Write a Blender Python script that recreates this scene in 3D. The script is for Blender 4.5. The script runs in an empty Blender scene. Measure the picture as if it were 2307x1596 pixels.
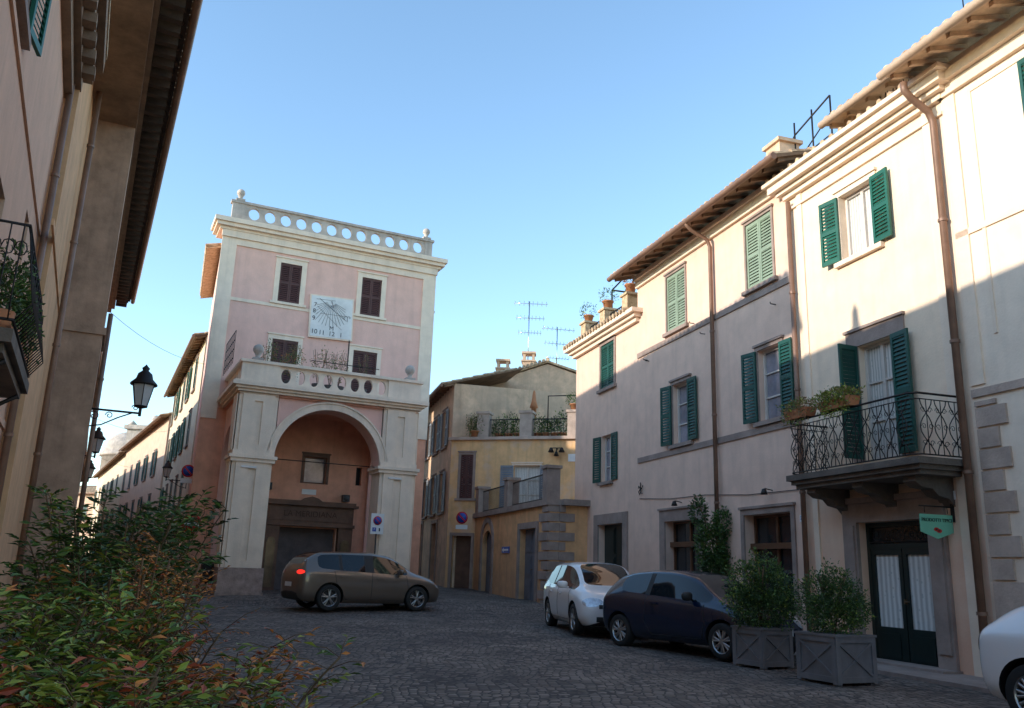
import bpy, math, random
import numpy as np
from mathutils import Vector, Matrix
from mathutils.bvhtree import BVHTree
random.seed(7); rng=np.random.default_rng(7)
scene=bpy.context.scene; COL=scene.collection
R=math.radians
# ------------------------------------------------------------------ materials
def nn(nt,t,**k):
    n=nt.nodes.new(t)
    for a,v in k.items(): setattr(n,a,v)
    return n
def mat(name,c,rough=.85,var=.14,scale=2.0,bump=.15,bscale=25,metal=0,dirt=None,streak=0,c2=None,coat=0,emit=0,patch=0,patchc=None):
    m=bpy.data.materials.new(name); m.use_nodes=True; nt=m.node_tree; L=nt.links.new
    p=nt.nodes["Principled BSDF"]; p.inputs["Roughness"].default_value=rough; p.inputs["Metallic"].default_value=metal
    p.inputs["Coat Weight"].default_value=coat; p.inputs["Coat Roughness"].default_value=.04
    tc=nn(nt,"ShaderNodeTexCoord")
    n1=nn(nt,"ShaderNodeTexNoise"); n1.inputs["Scale"].default_value=scale; n1.inputs["Detail"].default_value=8; n1.inputs["Roughness"].default_value=.65
    L(tc.outputs["Object"],n1.inputs["Vector"])
    r=nn(nt,"ShaderNodeValToRGB"); a=[max(0,x*(1-var*1.3)) for x in c]; b=[min(1,x*(1+var)) for x in (c2 or c)]
    r.color_ramp.elements[0].position=.32; r.color_ramp.elements[1].position=.68
    r.color_ramp.elements[0].color=(*a,1); r.color_ramp.elements[1].color=(*b,1)
    L(n1.outputs["Fac"],r.inputs["Fac"]); out=r.outputs["Color"]
    def mix(fac,colr,out,mode='MIX'):
        mx=nn(nt,"ShaderNodeMix",data_type='RGBA',blend_type=mode)
        if isinstance(fac,float): mx.inputs[0].default_value=fac
        else: L(fac,mx.inputs[0])
        L(out,mx.inputs[6]); mx.inputs[7].default_value=(*colr,1); return mx.outputs[2]
    if streak:
        mp=nn(nt,"ShaderNodeMapping"); mp.inputs["Scale"].default_value=(5,5,.35); L(tc.outputs["Object"],mp.inputs["Vector"])
        n2=nn(nt,"ShaderNodeTexNoise"); n2.inputs["Scale"].default_value=1; n2.inputs["Detail"].default_value=6; L(mp.outputs[0],n2.inputs["Vector"])
        mr=nn(nt,"ShaderNodeMapRange"); mr.inputs[1].default_value=.5; mr.inputs[2].default_value=.8; mr.inputs[4].default_value=streak; L(n2.outputs["Fac"],mr.inputs[0])
        out=mix(mr.outputs[0],[x*.45 for x in c],out)
    if patch:
        n3=nn(nt,"ShaderNodeTexNoise"); n3.inputs["Scale"].default_value=.8; n3.inputs["Detail"].default_value=10; n3.inputs["Roughness"].default_value=.6; L(tc.outputs["Object"],n3.inputs["Vector"])
        mr=nn(nt,"ShaderNodeMapRange"); mr.inputs[1].default_value=.50; mr.inputs[2].default_value=.57; mr.inputs[4].default_value=patch; L(n3.outputs["Fac"],mr.inputs[0])
        out=mix(mr.outputs[0],patchc or [min(1,x*1.4) for x in c],out)
    if dirt:
        z0,z1,dc,amt=dirt
        sp=nn(nt,"ShaderNodeSeparateXYZ"); L(tc.outputs["Object"],sp.inputs[0])
        n4=nn(nt,"ShaderNodeTexNoise"); n4.inputs["Scale"].default_value=1.6; n4.inputs["Detail"].default_value=8; L(tc.outputs["Object"],n4.inputs["Vector"])
        ad=nn(nt,"ShaderNodeMath",operation='MULTIPLY_ADD'); L(n4.outputs["Fac"],ad.inputs[0]); ad.inputs[1].default_value=-(z1-z0)*1.2; L(sp.outputs[2],ad.inputs[2])
        mr=nn(nt,"ShaderNodeMapRange"); mr.inputs[1].default_value=z1-(z1-z0)*.6; mr.inputs[2].default_value=z0-(z1-z0)*.6; mr.inputs[4].default_value=amt; L(ad.outputs[0],mr.inputs[0])
        out=mix(mr.outputs[0],dc,out)
    L(out,p.inputs["Base Color"])
    if bump:
        n5=nn(nt,"ShaderNodeTexNoise"); n5.inputs["Scale"].default_value=bscale; n5.inputs["Detail"].default_value=6; L(tc.outputs["Object"],n5.inputs["Vector"])
        bp=nn(nt,"ShaderNodeBump"); bp.inputs["Strength"].default_value=bump; bp.inputs["Distance"].default_value=.03; L(n5.outputs["Fac"],bp.inputs["Height"]); L(bp.outputs[0],p.inputs["Normal"])
    if emit:
        p.inputs["Emission Color"].default_value=(*c,1); p.inputs["Emission Strength"].default_value=emit
    return m
M={}
def D(k,*a,**kw): M[k]=mat(k,*a,**kw)
D('plaster_beige',(.80,.55,.42),dirt=(0,2.4,(.50,.33,.24),.6),streak=.2,var=.08)
D('plaster_cream',(.87,.67,.49),dirt=(0,4.4,(.74,.41,.27),.9),streak=.2,var=.07)
D('plaster_pale',(.89,.72,.56),dirt=(0,2.5,(.48,.33,.25),.6),streak=.18,var=.07)
D('plaster_pink',(.82,.50,.41),streak=.2,var=.07)
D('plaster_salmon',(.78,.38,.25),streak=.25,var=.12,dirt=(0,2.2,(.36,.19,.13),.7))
D('trim_cream',(.87,.70,.55),streak=.28,var=.08,dirt=(0,2.0,(.46,.35,.28),.6))
D('trim_pale',(.86,.68,.52),streak=.18,var=.06)
D('parapet_grey',(.52,.44,.38),streak=.6,var=.2)
D('stone_grey',(.33,.245,.205),var=.2,bump=.3,streak=.25)
D('stone_quoin',(.50,.375,.30),var=.2,bump=.3,streak=.2)
D('stone_dark',(.14,.11,.088),var=.3,bump=.4)
D('granite_base',(.35,.25,.21),var=.3,bump=.3,scale=4)
D('plaster_ochre',(.66,.38,.20),streak=.35,var=.12,dirt=(0,2,(.36,.21,.13),.6))
D('plaster_left_pink',(.66,.40,.27),streak=.25,var=.07)
D('plaster_yellow',(.80,.48,.23),streak=.5,var=.14,patch=.65,patchc=(.70,.49,.34),dirt=(0,2.2,(.38,.25,.16),.6))
D('plaster_yellow_lower',(.74,.40,.19),streak=.45,var=.16,dirt=(0,2.2,(.38,.23,.14),.7))
D('plaster_old',(.70,.47,.31),streak=.45,var=.2,patch=.5,patchc=(.52,.37,.26))
D('plaster_street',(.76,.61,.43),streak=.25,var=.1)
D('plaster_street_rose',(.72,.49,.35),streak=.25,var=.1)
D('pilaster_brown',(.38,.25,.175),streak=.5,var=.25)
D('cornice_brown',(.26,.17,.11),streak=.4,var=.25)
D('wood_dark',(.055,.032,.020),var=.35,bump=.3,rough=.75)
D('wood_eave',(.22,.13,.075),var=.35,bump=.3,rough=.75)
D('wood_bounce_lit',(.60,.41,.26),var=.3,bump=.3,rough=.75)  # tan eave wood, lightened so the colour carries light bounced onto the soffits
D('wood_brown',(.15,.072,.042),var=.3,bump=.2,rough=.6)
D('wood_letter',(.080,.038,.022),var=.2,bump=0)
D('roll_brown',(.10,.068,.060),var=.3,bump=.1,rough=.6)
D('tile',(.40,.23,.13),c2=(.56,.41,.26),var=.35,scale=5,bump=.4)
D('brick',(.52,.34,.18),c2=(.58,.43,.27),var=.25,scale=9)
D('gutter',(.24,.135,.09),rough=.5,metal=.2,var=.2)
D('gutter_lit',(.50,.35,.25),rough=.6,var=.15)  # lighter copy of the gutter material, sunlight painted into its colour
D('shutter_green',(.012,.11,.07),rough=.5,var=.2,bump=.05)
D('shutter_dark_green',(.008,.072,.055),rough=.5,var=.2,bump=.05)
D('shutter_pale_green',(.25,.32,.23),rough=.6,var=.12,bump=.05)
D('shutter_brown',(.095,.034,.028),rough=.6,var=.2,bump=.05)
D('shutter_blue_grey',(.23,.24,.26),rough=.6,var=.15,bump=.1)
D('frame_white',(.64,.58,.52),rough=.5,var=.08,bump=0)
D('frame_brown',(.13,.055,.025),rough=.5,var=.2,bump=.05)
D('pane_dark',(.020,.024,.028),rough=.06,var=.4,bump=0)
D('pane_light',(.25,.24,.28),rough=.12,var=.35,scale=1.3,bump=0,coat=.6)
D('iron',(.022,.017,.016),rough=.55,var=.2,bump=0,metal=.4)
D('grey_door',(.15,.15,.17),rough=.6,var=.2,bump=.1)
D('green_black',(.006,.018,.016),rough=.4,var=.2,bump=.05)
D('metal_dark',(.05,.045,.045),rough=.5,var=.2)
D('planter_grey',(.18,.175,.18),rough=.55,var=.2,bump=.08,streak=.3)
D('terracotta',(.50,.20,.09),var=.15)
D('white_paint',(.75,.75,.74),rough=.5,var=.05,bump=0)
D('marble',(.76,.73,.70),rough=.6,var=.1,bump=.02)
D('ink',(.06,.06,.07),rough=.7,var=.1,bump=0)
D('sign_red',(.55,.02,.02),rough=.4,var=.05,bump=0)
D('sign_blue',(.015,.07,.38),rough=.4,var=.05,bump=0)
D('sign_green',(.19,.50,.33),rough=.5,var=.05,bump=0)
D('black',(.01,.01,.01),rough=.6,var=.1,bump=0)
D('bronze',(.17,.11,.06),rough=.4,metal=.4,var=.3)
D('lamp_glass',(.55,.56,.55),rough=.15,var=.1,bump=0)
D('leaf_dark',(.040,.085,.020),rough=.5,var=.3,bump=0)
D('leaf_mid',(.090,.165,.026),rough=.5,var=.3,bump=0)
D('leaf_lime',(.25,.29,.035),rough=.5,var=.3,bump=0)
D('leaf_red',(.36,.07,.028),rough=.5,var=.3,bump=0)
D('leaf_orange',(.56,.20,.04),rough=.5,var=.3,bump=0)
D('leaf_dry',(.26,.17,.08),rough=.7,var=.3,bump=0)
D('stem',(.15,.09,.045),var=.3,bump=0)
def curtain(name,c,fr=18):
    m=bpy.data.materials.new(name); m.use_nodes=True; nt=m.node_tree; L=nt.links.new; p=nt.nodes["Principled BSDF"]
    tc=nn(nt,"ShaderNodeTexCoord"); w=nn(nt,"ShaderNodeTexWave",bands_direction='X'); w.inputs["Scale"].default_value=fr/6.28; w.inputs["Distortion"].default_value=1.5; w.inputs["Detail"].default_value=3
    L(tc.outputs["Object"],w.inputs["Vector"])
    v=nn(nt,"ShaderNodeTexVoronoi"); v.inputs["Scale"].default_value=9; L(tc.outputs["Object"],v.inputs["Vector"])
    r=nn(nt,"ShaderNodeValToRGB"); r.color_ramp.elements[0].color=(*[x*.6 for x in c],1); r.color_ramp.elements[1].color=(*c,1); L(w.outputs["Fac"],r.inputs["Fac"])
    mr=nn(nt,"ShaderNodeMapRange"); mr.inputs[1].default_value=.12; mr.inputs[2].default_value=.22; mr.inputs[3].default_value=.45; mr.inputs[4].default_value=0; L(v.outputs["Distance"],mr.inputs[0])
    mx=nn(nt,"ShaderNodeMix",data_type='RGBA'); L(mr.outputs[0],mx.inputs[0]); L(r.outputs["Color"],mx.inputs[6]); mx.inputs[7].default_value=(.25,.33,.33,1)
    L(mx.outputs[2],p.inputs["Base Color"]); p.inputs["Roughness"].default_value=.5; p.inputs["Coat Weight"].default_value=.5
    M[name]=m
curtain('curtain_lace',(.78,.79,.76)); curtain('curtain_white',(.74,.71,.66),30)
def cobble():
    m=bpy.data.materials.new('cobble'); m.use_nodes=True; nt=m.node_tree; L=nt.links.new; p=nt.nodes["Principled BSDF"]
    tc=nn(nt,"ShaderNodeTexCoord")
    nz=nn(nt,"ShaderNodeTexNoise"); nz.inputs["Scale"].default_value=.35; nz.inputs["Detail"].default_value=2; L(tc.outputs["Object"],nz.inputs["Vector"])
    mxv=nn(nt,"ShaderNodeMix",data_type='RGBA',blend_type='ADD'); mxv.inputs[0].default_value=1.0; L(tc.outputs["Object"],mxv.inputs[6]); L(nz.outputs["Color"],mxv.inputs[7])
    v=nn(nt,"ShaderNodeTexVoronoi",feature='DISTANCE_TO_EDGE'); v.inputs["Scale"].default_value=9.5; v.inputs["Randomness"].default_value=.42; L(mxv.outputs[2],v.inputs["Vector"])
    v2=nn(nt,"ShaderNodeTexVoronoi",feature='F1'); v2.inputs["Scale"].default_value=9.5; v2.inputs["Randomness"].default_value=.42; L(mxv.outputs[2],v2.inputs["Vector"])
    rc=nn(nt,"ShaderNodeSeparateColor"); L(v2.outputs["Color"],rc.inputs[0])
    r=nn(nt,"ShaderNodeValToRGB"); r.color_ramp.elements[0].color=(.105,.084,.073,1); r.color_ramp.elements[1].color=(.27,.22,.19,1); L(rc.outputs[0],r.inputs["Fac"])
    n2=nn(nt,"ShaderNodeTexNoise"); n2.inputs["Scale"].default_value=.5; n2.inputs["Detail"].default_value=6; L(tc.outputs["Object"],n2.inputs["Vector"])
    r2=nn(nt,"ShaderNodeValToRGB"); r2.color_ramp.elements[0].position=.35; r2.color_ramp.elements[1].position=.7; r2.color_ramp.elements[0].color=(.62,.6,.6,1); r2.color_ramp.elements[1].color=(1.2,1.18,1.12,1); L(n2.outputs["Fac"],r2.inputs["Fac"])
    mm=nn(nt,"ShaderNodeMix",data_type='RGBA',blend_type='MULTIPLY'); mm.inputs[0].default_value=1; L(r.outputs[0],mm.inputs[6]); L(r2.outputs[0],mm.inputs[7])
    g=nn(nt,"ShaderNodeMapRange"); g.inputs[1].default_value=.03; g.inputs[2].default_value=.12; L(v.outputs["Distance"],g.inputs[0])
    m3=nn(nt,"ShaderNodeMix",data_type='RGBA'); L(g.outputs[0],m3.inputs[0]); m3.inputs[6].default_value=(.03,.025,.022,1); L(mm.outputs[2],m3.inputs[7])
    L(m3.outputs[2],p.inputs["Base Color"]); p.inputs["Roughness"].default_value=.85
    b=nn(nt,"ShaderNodeBump"); b.inputs["Strength"].default_value=.8; b.inputs["Distance"].default_value=.015
    g2=nn(nt,"ShaderNodeMapRange",interpolation_type='SMOOTHSTEP'); g2.inputs[1].default_value=0; g2.inputs[2].default_value=.3; L(v.outputs["Distance"],g2.inputs[0])
    L(g2.outputs[0],b.inputs["Height"]); L(b.outputs[0],p.inputs["Normal"]); M['cobble']=m
cobble()
def carpaint(name,c,metal=.3,rough=.3,coat=1):
    m=bpy.data.materials.new(name); m.use_nodes=True; nt=m.node_tree; L=nt.links.new; p=nt.nodes["Principled BSDF"]
    tc=nn(nt,"ShaderNodeTexCoord"); sp=nn(nt,"ShaderNodeSeparateXYZ"); L(tc.outputs["Object"],sp.inputs[0])
    n=nn(nt,"ShaderNodeTexNoise"); n.inputs["Scale"].default_value=3; n.inputs["Detail"].default_value=8; L(tc.outputs["Object"],n.inputs["Vector"])
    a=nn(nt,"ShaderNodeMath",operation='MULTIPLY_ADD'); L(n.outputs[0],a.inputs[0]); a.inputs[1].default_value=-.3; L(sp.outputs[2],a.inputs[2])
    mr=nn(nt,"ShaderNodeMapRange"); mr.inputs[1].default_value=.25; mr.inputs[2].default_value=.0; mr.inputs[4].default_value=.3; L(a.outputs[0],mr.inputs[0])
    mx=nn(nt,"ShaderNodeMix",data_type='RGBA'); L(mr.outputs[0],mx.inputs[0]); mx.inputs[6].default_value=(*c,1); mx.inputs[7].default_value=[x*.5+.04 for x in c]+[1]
    L(mx.outputs[2],p.inputs["Base Color"]); p.inputs["Metallic"].default_value=metal; p.inputs["Roughness"].default_value=rough; p.inputs["Coat Weight"].default_value=coat; p.inputs["Coat Roughness"].default_value=.02
    M[name]=m
carpaint('paint_grey',(.15,.115,.09),.45,.4); carpaint('paint_white',(.80,.79,.78),0,.4); carpaint('paint_navy',(.0012,.009,.032),.0,.25,.5)
D('tyre',(.018,.018,.018),rough=.8,var=.2,bump=0); D('rim',(.42,.42,.42),rough=.3,metal=.85,var=.1,bump=0)
D('car_glass',(.010,.014,.017),rough=.03,var=.2,bump=0,coat=0); D('car_trim',(.02,.02,.02),rough=.6,var=.1,bump=0)
D('head_glass',(.55,.57,.6),rough=.1,metal=.4,var=.3,scale=14,bump=0,coat=1); D('tail_red',(.42,.01,.01),rough=.15,var=.2,bump=0,coat=1); D('brake_lit',(1,.03,.02),rough=.2,var=0,bump=0,emit=1.2)
D('chrome',(.7,.7,.7),rough=.15,metal=1,var=.05,bump=0)
# ------------------------------------------------------------------ mesh builder
class MB:
    def __init__(s): s.v=[];s.f=[];s.m=[];s.s=[];s.X=None
    def add(s,vs,fs,m=0,sm=False):
        o=len(s.v)
        for v in vs:
            v=Vector(v); s.v.append(tuple(s.X@v) if s.X else tuple(v))
        for f in fs: s.f.append([i+o for i in f]); s.m.append(m); s.s.append(sm)
        return s
    def box(s,x0,x1,y0,y1,z0,z1,m=0):
        return s.add([(x0,y0,z0),(x1,y0,z0),(x1,y1,z0),(x0,y1,z0),(x0,y0,z1),(x1,y0,z1),(x1,y1,z1),(x0,y1,z1)],[(0,3,2,1),(4,5,6,7),(0,1,5,4),(1,2,6,5),(2,3,7,6),(3,0,4,7)],m)
    def quad(s,a,b,c,d,m=0): return s.add([a,b,c,d],[(0,1,2,3)],m)
    def hexa(s,bot,top,m=0): return s.add(list(bot)+list(top),[(0,3,2,1),(4,5,6,7),(0,1,5,4),(1,2,6,5),(2,3,7,6),(3,0,4,7)],m)
    def cyl(s,p0,p1,r0,r1=None,n=10,m=0,sm=True,cap=True):
        p0=Vector(p0);p1=Vector(p1); r1=r0 if r1 is None else r1; d=(p1-p0).normalized()
        a=d.orthogonal().normalized(); b=d.cross(a); vs=[]
        for p,r in ((p0,r0),(p1,r1)):
            for i in range(n): t=2*math.pi*i/n; vs.append(p+a*(math.cos(t)*r)+b*(math.sin(t)*r))
        s.add(vs,[(i,(i+1)%n,n+(i+1)%n,n+i) for i in range(n)],m,sm)
        if cap: s.add(vs[:n],[tuple(range(n))[::-1]],m); s.add(vs[n:],[tuple(range(n))],m)
        return s
    def tube(s,pts,r,n=6,m=0):
        pts=[Vector(p) for p in pts]; vs=[]; prev=None
        for i,p in enumerate(pts):
            d=(pts[min(i+1,len(pts)-1)]-pts[max(i-1,0)]).normalized()
            a=(prev-d*prev.dot(d)) if prev is not None else d.orthogonal()
            if a.length<1e-5: a=d.orthogonal()
            a.normalize(); prev=a; b=d.cross(a)
            for k in range(n): t=2*math.pi*k/n; vs.append(p+a*(math.cos(t)*r)+b*(math.sin(t)*r))
        fs=[(i*n+k,i*n+(k+1)%n,(i+1)*n+(k+1)%n,(i+1)*n+k) for i in range(len(pts)-1) for k in range(n)]
        fs+=[tuple(range(n))[::-1],tuple((len(pts)-1)*n+k for k in range(n))]
        return s.add(vs,fs,m,True)
    def lathe(s,prof,c=(0,0,0),n=16,m=0,ax='z'):
        vs=[]
        for r,z in prof:
            for i in range(n):
                t=2*math.pi*i/n; x,y=math.cos(t)*r,math.sin(t)*r
                vs.append((c[0]+x,c[1]+y,c[2]+z) if ax=='z' else (c[0]+x,c[1]+z,c[2]+y))
        return s.add(vs,[(j*n+i,j*n+(i+1)%n,(j+1)*n+(i+1)%n,(j+1)*n+i) for j in range(len(prof)-1) for i in range(n)],m,True)
    def extr(s,poly,y0,y1,m=0):
        n=len(poly); vs=[(x,y0,z) for x,z in poly]+[(x,y1,z) for x,z in poly]
        return s.add(vs,[tuple(range(n)),tuple(range(2*n-1,n-1,-1))]+[(i,i+n,(i+1)%n+n,(i+1)%n) for i in range(n)],m)
    def mesh(s,name,mats):
        me=bpy.data.meshes.new(name); me.from_pydata(s.v,[],s.f)
        for k in mats: me.materials.append(M[k] if isinstance(k,str) else k)
        me.polygons.foreach_set("material_index",s.m); me.polygons.foreach_set("use_smooth",s.s); me.update(); return me
    def obj(s,name,parent,mats,loc=(0,0,0),rot=(0,0,0),label=None):
        o=bpy.data.objects.new(name,s.mesh(name,mats)); COL.objects.link(o); o.parent=parent; o.location=loc; o.rotation_euler=rot
        if label: o["label"]=label
        return o
def top(o,label,cat,group=None):
    o["label"]=label; o["category"]=cat
    if group: o["group"]=group
    return o
def empty(name,loc,rz,label,cat,group=None):
    e=bpy.data.objects.new(name,None); COL.objects.link(e); e.location=loc; e.rotation_euler=(0,0,rz); e.empty_display_size=.3
    return top(e,label,cat,group)
def wallgrid(mb,x0,x1,z0,z1,holes,depth=.2,y=0,m=0,rm=None):
    xs=sorted({x0,x1}|{min(max(h[i],x0),x1) for h in holes for i in (0,1)}); zs=sorted({z0,z1}|{min(max(h[i],z0),z1) for h in holes for i in (2,3)})
    for i in range(len(xs)-1):
        for j in range(len(zs)-1):
            cx,cz=(xs[i]+xs[i+1])/2,(zs[j]+zs[j+1])/2
            if any(h[0]<cx<h[1] and h[2]<cz<h[3] for h in holes): continue
            mb.quad((xs[i],y,zs[j]),(xs[i+1],y,zs[j]),(xs[i+1],y,zs[j+1]),(xs[i],y,zs[j+1]),m)
    rm=m if rm is None else rm
    for a,b,c,d in [h[:4] for h in holes]:
        Y=y+depth
        mb.quad((a,y,c),(a,y,d),(a,Y,d),(a,Y,c),rm); mb.quad((b,y,c),(b,Y,c),(b,Y,d),(b,y,d),rm)
        mb.quad((a,y,d),(b,y,d),(b,Y,d),(a,Y,d),rm); mb.quad((a,y,c),(a,Y,c),(b,Y,c),(b,y,c),rm)
def spandrel(mb,xc,r,zs,ztop,y0,y1,m=0,n=20):
    P=[(xc+r*math.cos(math.pi*i/n),zs+r*math.sin(math.pi*i/n)) for i in range(n+1)]
    for (xa,za),(xb,zb) in zip(P,P[1:]):
        mb.quad((xb,y0,zb),(xa,y0,za),(xa,y0,ztop),(xb,y0,ztop),m); mb.quad((xa,y1,za),(xb,y1,zb),(xb,y1,ztop),(xa,y1,ztop),m)
        mb.quad((xa,y0,za),(xb,y0,zb),(xb,y1,zb),(xa,y1,za),m)
def archband(mb,xc,r0,r1,zs,y0,y1,m=0,n=28):
    for i in range(n):
        a,b=math.pi*i/n,math.pi*(i+1)/n
        f=lambda r,t,y:(xc+r*math.cos(t),y,zs+r*math.sin(t))
        mb.hexa([f(r0,a,y0),f(r1,a,y0),f(r1,a,y1),f(r0,a,y1)],[f(r0,b,y0),f(r1,b,y0),f(r1,b,y1),f(r0,b,y1)],m)
def holepanel(mb,x0,x1,z0,z1,rx,rz,y0,y1,m=0,n=24):
    cx,cz=(x0+x1)/2,(z0+z1)/2; hx,hz=(x1-x0)/2,(z1-z0)/2; E=[];Q=[]
    for i in range(n):
        t=2*math.pi*(i+.5)/n; c,s=math.cos(t),math.sin(t); E.append((cx+rx*c,cz+rz*s)); k=min(hx/max(abs(c),1e-6),hz/max(abs(s),1e-6)); Q.append([cx+k*c,cz+k*s])
    for i in range(n):
        j=(i+1)%n; e0,e1,q0,q1=E[i],E[j],Q[i],Q[j]; extra=None
        if abs(abs(q0[0]-cx)-hx)<1e-6 and abs(abs(q1[1]-cz)-hz)<1e-6 and not abs(abs(q1[0]-cx)-hx)<1e-6: extra=(q0[0],q1[1])
        elif abs(abs(q0[1]-cz)-hz)<1e-6 and abs(abs(q1[0]-cx)-hx)<1e-6 and not abs(abs(q1[1]-cz)-hz)<1e-6: extra=(q1[0],q0[1])
        poly=[e0,q0]+([extra] if extra else [])+[q1,e1]
        mb.add([(p[0],y0,p[1]) for p in poly],[tuple(range(len(poly)))],m); mb.add([(p[0],y1,p[1]) for p in poly],[tuple(range(len(poly)))[::-1]],m)
        mb.quad((e0[0],y0,e0[1]),(e1[0],y0,e1[1]),(e1[0],y1,e1[1]),(e0[0],y1,e0[1]),m)
def textobj(s,size,parent,matk,loc,rot=(R(90),0,0),name='lettering',align='CENTER'):
    c=bpy.data.curves.new(name,'FONT'); c.body=s; c.size=size; c.extrude=.003; c.align_x=align; c.align_y='CENTER'
    t=bpy.data.objects.new(name,c); COL.objects.link(t); bpy.context.view_layer.update()
    me=bpy.data.meshes.new_from_object(t.evaluated_get(bpy.context.evaluated_depsgraph_get())); bpy.data.objects.remove(t)
    me.materials.clear(); me.materials.append(M[matk]); me.name=name
    o=bpy.data.objects.new(name,me); COL.objects.link(o); o.parent=parent; o.location=loc; o.rotation_euler=rot; return o
# ------------------------------------------------------------------ building kit
class Bld:
    def __init__(s,name,label,org,ang,xoff,cat='house',group=None,z=0):
        c,n=math.cos(ang),math.sin(ang)
        s.e=empty(name,(org[0]+c*xoff,org[1]+n*xoff,z),ang,label,cat,group); s.off=(-xoff,0,-z); s.h=[]; s.org=org; s.ang=ang
    def part(s,mb,name,mats,label=None): return mb.obj(name,s.e,mats,s.off,label=label)
    def W(s,x,y,z=0):
        c,n=math.cos(s.ang),math.sin(s.ang); return Vector((s.org[0]+c*x-n*y,s.org[1]+n*x+c*y,z))
def leaf(mb,x0,x1,z0,z1,y,th=.04,m=0):
    a=.055
    mb.box(x0,x0+a,y,y+th,z0,z1,m); mb.box(x1-a,x1,y,y+th,z0,z1,m)
    for zc in (z0,(z0+z1)/2-.04,z1-.08): mb.box(x0+a,x1-a,y+.001,y+th-.001,zc,zc+.08,m)
    n=int((z1-z0)/.075)
    for i in range(n):
        z=z0+.06+i*(z1-z0-.1)/n
        mb.hexa([(x0+a,y+.003,z),(x1-a,y+.003,z),(x1-a,y+.012,z+.0),(x0+a,y+.012,z+.0)],[(x0+a,y+th-.012,z+.06),(x1-a,y+th-.012,z+.06),(x1-a,y+th-.004,z+.06),(x0+a,y+th-.004,z+.06)],m)
def opening(b,x0,x1,z0,z1,pane='pane_dark',frame='frame_white',sur=0,surm='stone_grey',shut=None,shm='shutter_green',sill=True,depth=.2,kind='window',mull=(2,3),y=0,hole=True,sidesill=.08,swing=(0,0)):
    if hole: b.h.append((x0,x1,z0,z1))
    mb=MB(); yy=y+depth-.03
    mb.quad((x0,yy,z0),(x1,yy,z0),(x1,yy,z1),(x0,yy,z1)); w=b.part(mb,kind,[pane])
    if frame:
        mb=MB(); f=.055; ya,yb=yy-.05,yy-.004
        mb.box(x0,x0+f,ya,yb,z0,z1); mb.box(x1-f,x1,ya,yb,z0,z1); mb.box(x0+f,x1-f,ya+.001,yb,z0,z0+f); mb.box(x0+f,x1-f,ya+.001,yb,z1-f,z1)
        for i in range(1,mull[0]): xm=x0+(x1-x0)*i/mull[0]; mb.box(xm-.035,xm+.035,ya+.002,yb,z0+f,z1-f)
        for i in range(1,mull[1]): zm=z0+(z1-z0)*i/mull[1]; mb.box(x0+f,x1-f,ya+.012,yb,zm-.015,zm+.015)
        mb.obj('frame',w,[frame])
    if sur:
        mb=MB(); q=-.035; mb.box(x0-sur,x0,y+q,y+.002,z0,z1+sur); mb.box(x1,x1+sur,y+q,y+.002,z0,z1+sur); mb.box(x0,x1,y+q,y+.002,z1,z1+sur)
        mb.box(x0-sur-.03,x1+sur+.03,y+q-.035,y+.002,z1+sur,z1+sur+.05)
        mb.obj('surround',w,[surm])
    if sill:
        mb=MB(); mb.box(x0-sur-sidesill,x1+sur+sidesill,y-.09,y+depth-.06,z0-.09,z0-.001); mb.obj('sill',w,[surm])
    hw=(x1-x0)/2
    def lf(xa,xb,hx,sw,yy2):
        mb=MB()
        if sw: mb.X=Matrix.Translation((hx,yy2,0))@Matrix.Rotation(sw,4,'Z')@Matrix.Translation((-hx,-yy2,0))
        leaf(mb,xa,xb,z0+.01,z1-.01,yy2); mb.obj('shutter',w,[shm])
    pr=y-(.085 if sur else .05)
    if shut=='closed': lf(x0+.005,x0+hw-.004,x0,0,y-.0); lf(x0+hw+.004,x1-.005,x1,0,y-.0)
    if shut in('open','left'): lf(x0-hw,x0-.005,x0,swing[0],pr)
    if shut in('open','right'): lf(x1+.005,x1+hw,x1,swing[1],pr)
    return w
def door(b,x0,x1,z0,z1,mk,style='panel',sur=.2,surm='stone_grey',depth=.25,y=0,hole=True,arch=False):
    if hole: b.h.append((x0,x1,z0,z1))
    mb=MB(); yy=y+depth-.06; xm=(x0+x1)/2
    if style=='roll':
        n=int((z1-z0)/.09)
        for i in range(n):
            za=z0+i*(z1-z0)/n; zb=za+(z1-z0)/n
            mb.hexa([(x0,yy,za),(x1,yy,za),(x1,yy+.04,za),(x0,yy+.04,za)],[(x0,yy+.025,zb),(x1,yy+.025,zb),(x1,yy+.045,zb),(x0,yy+.045,zb)])
    else:
        for xa,xb in ((x0,xm-.006),(xm+.006,x1)):
            mb.box(xa,xb,yy,yy+.05,z0,z1)
            k=3; 
            for i in range(k):
                za=z0+.1+i*(z1-z0-.1)/k; zb=za+(z1-z0-.1)/k-.1
                mb.box(xa+.1,xb-.1,yy-.022,yy-.001,za,zb); mb.box(xa+.15,xb-.15,yy-.034,yy-.023,za+.05,zb-.05)
    d=b.part(mb,'door',[mk])
    if style!='roll':
        mb=MB(); mb.lathe([(.0,-.06),(.025,-.055),(.03,-.035),(.012,-.02),(.012,0)],(xm+.07,yy-.034,z0+1.05),10,0,'y'); mb.obj('handle',d,['bronze'])
    if sur:
        mb=MB(); q=-.05
        mb.box(x0-sur,x0,y+q,y+.002,z0-.3,z1+(0 if arch else sur)); mb.box(x1,x1+sur,y+q,y+.002,z0-.3,z1+(0 if arch else sur))
        if not arch: mb.box(x0,x1,y+q,y+.002,z1,z1+sur); 
        mb.obj('surround',d,[surm])
    return d
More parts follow.
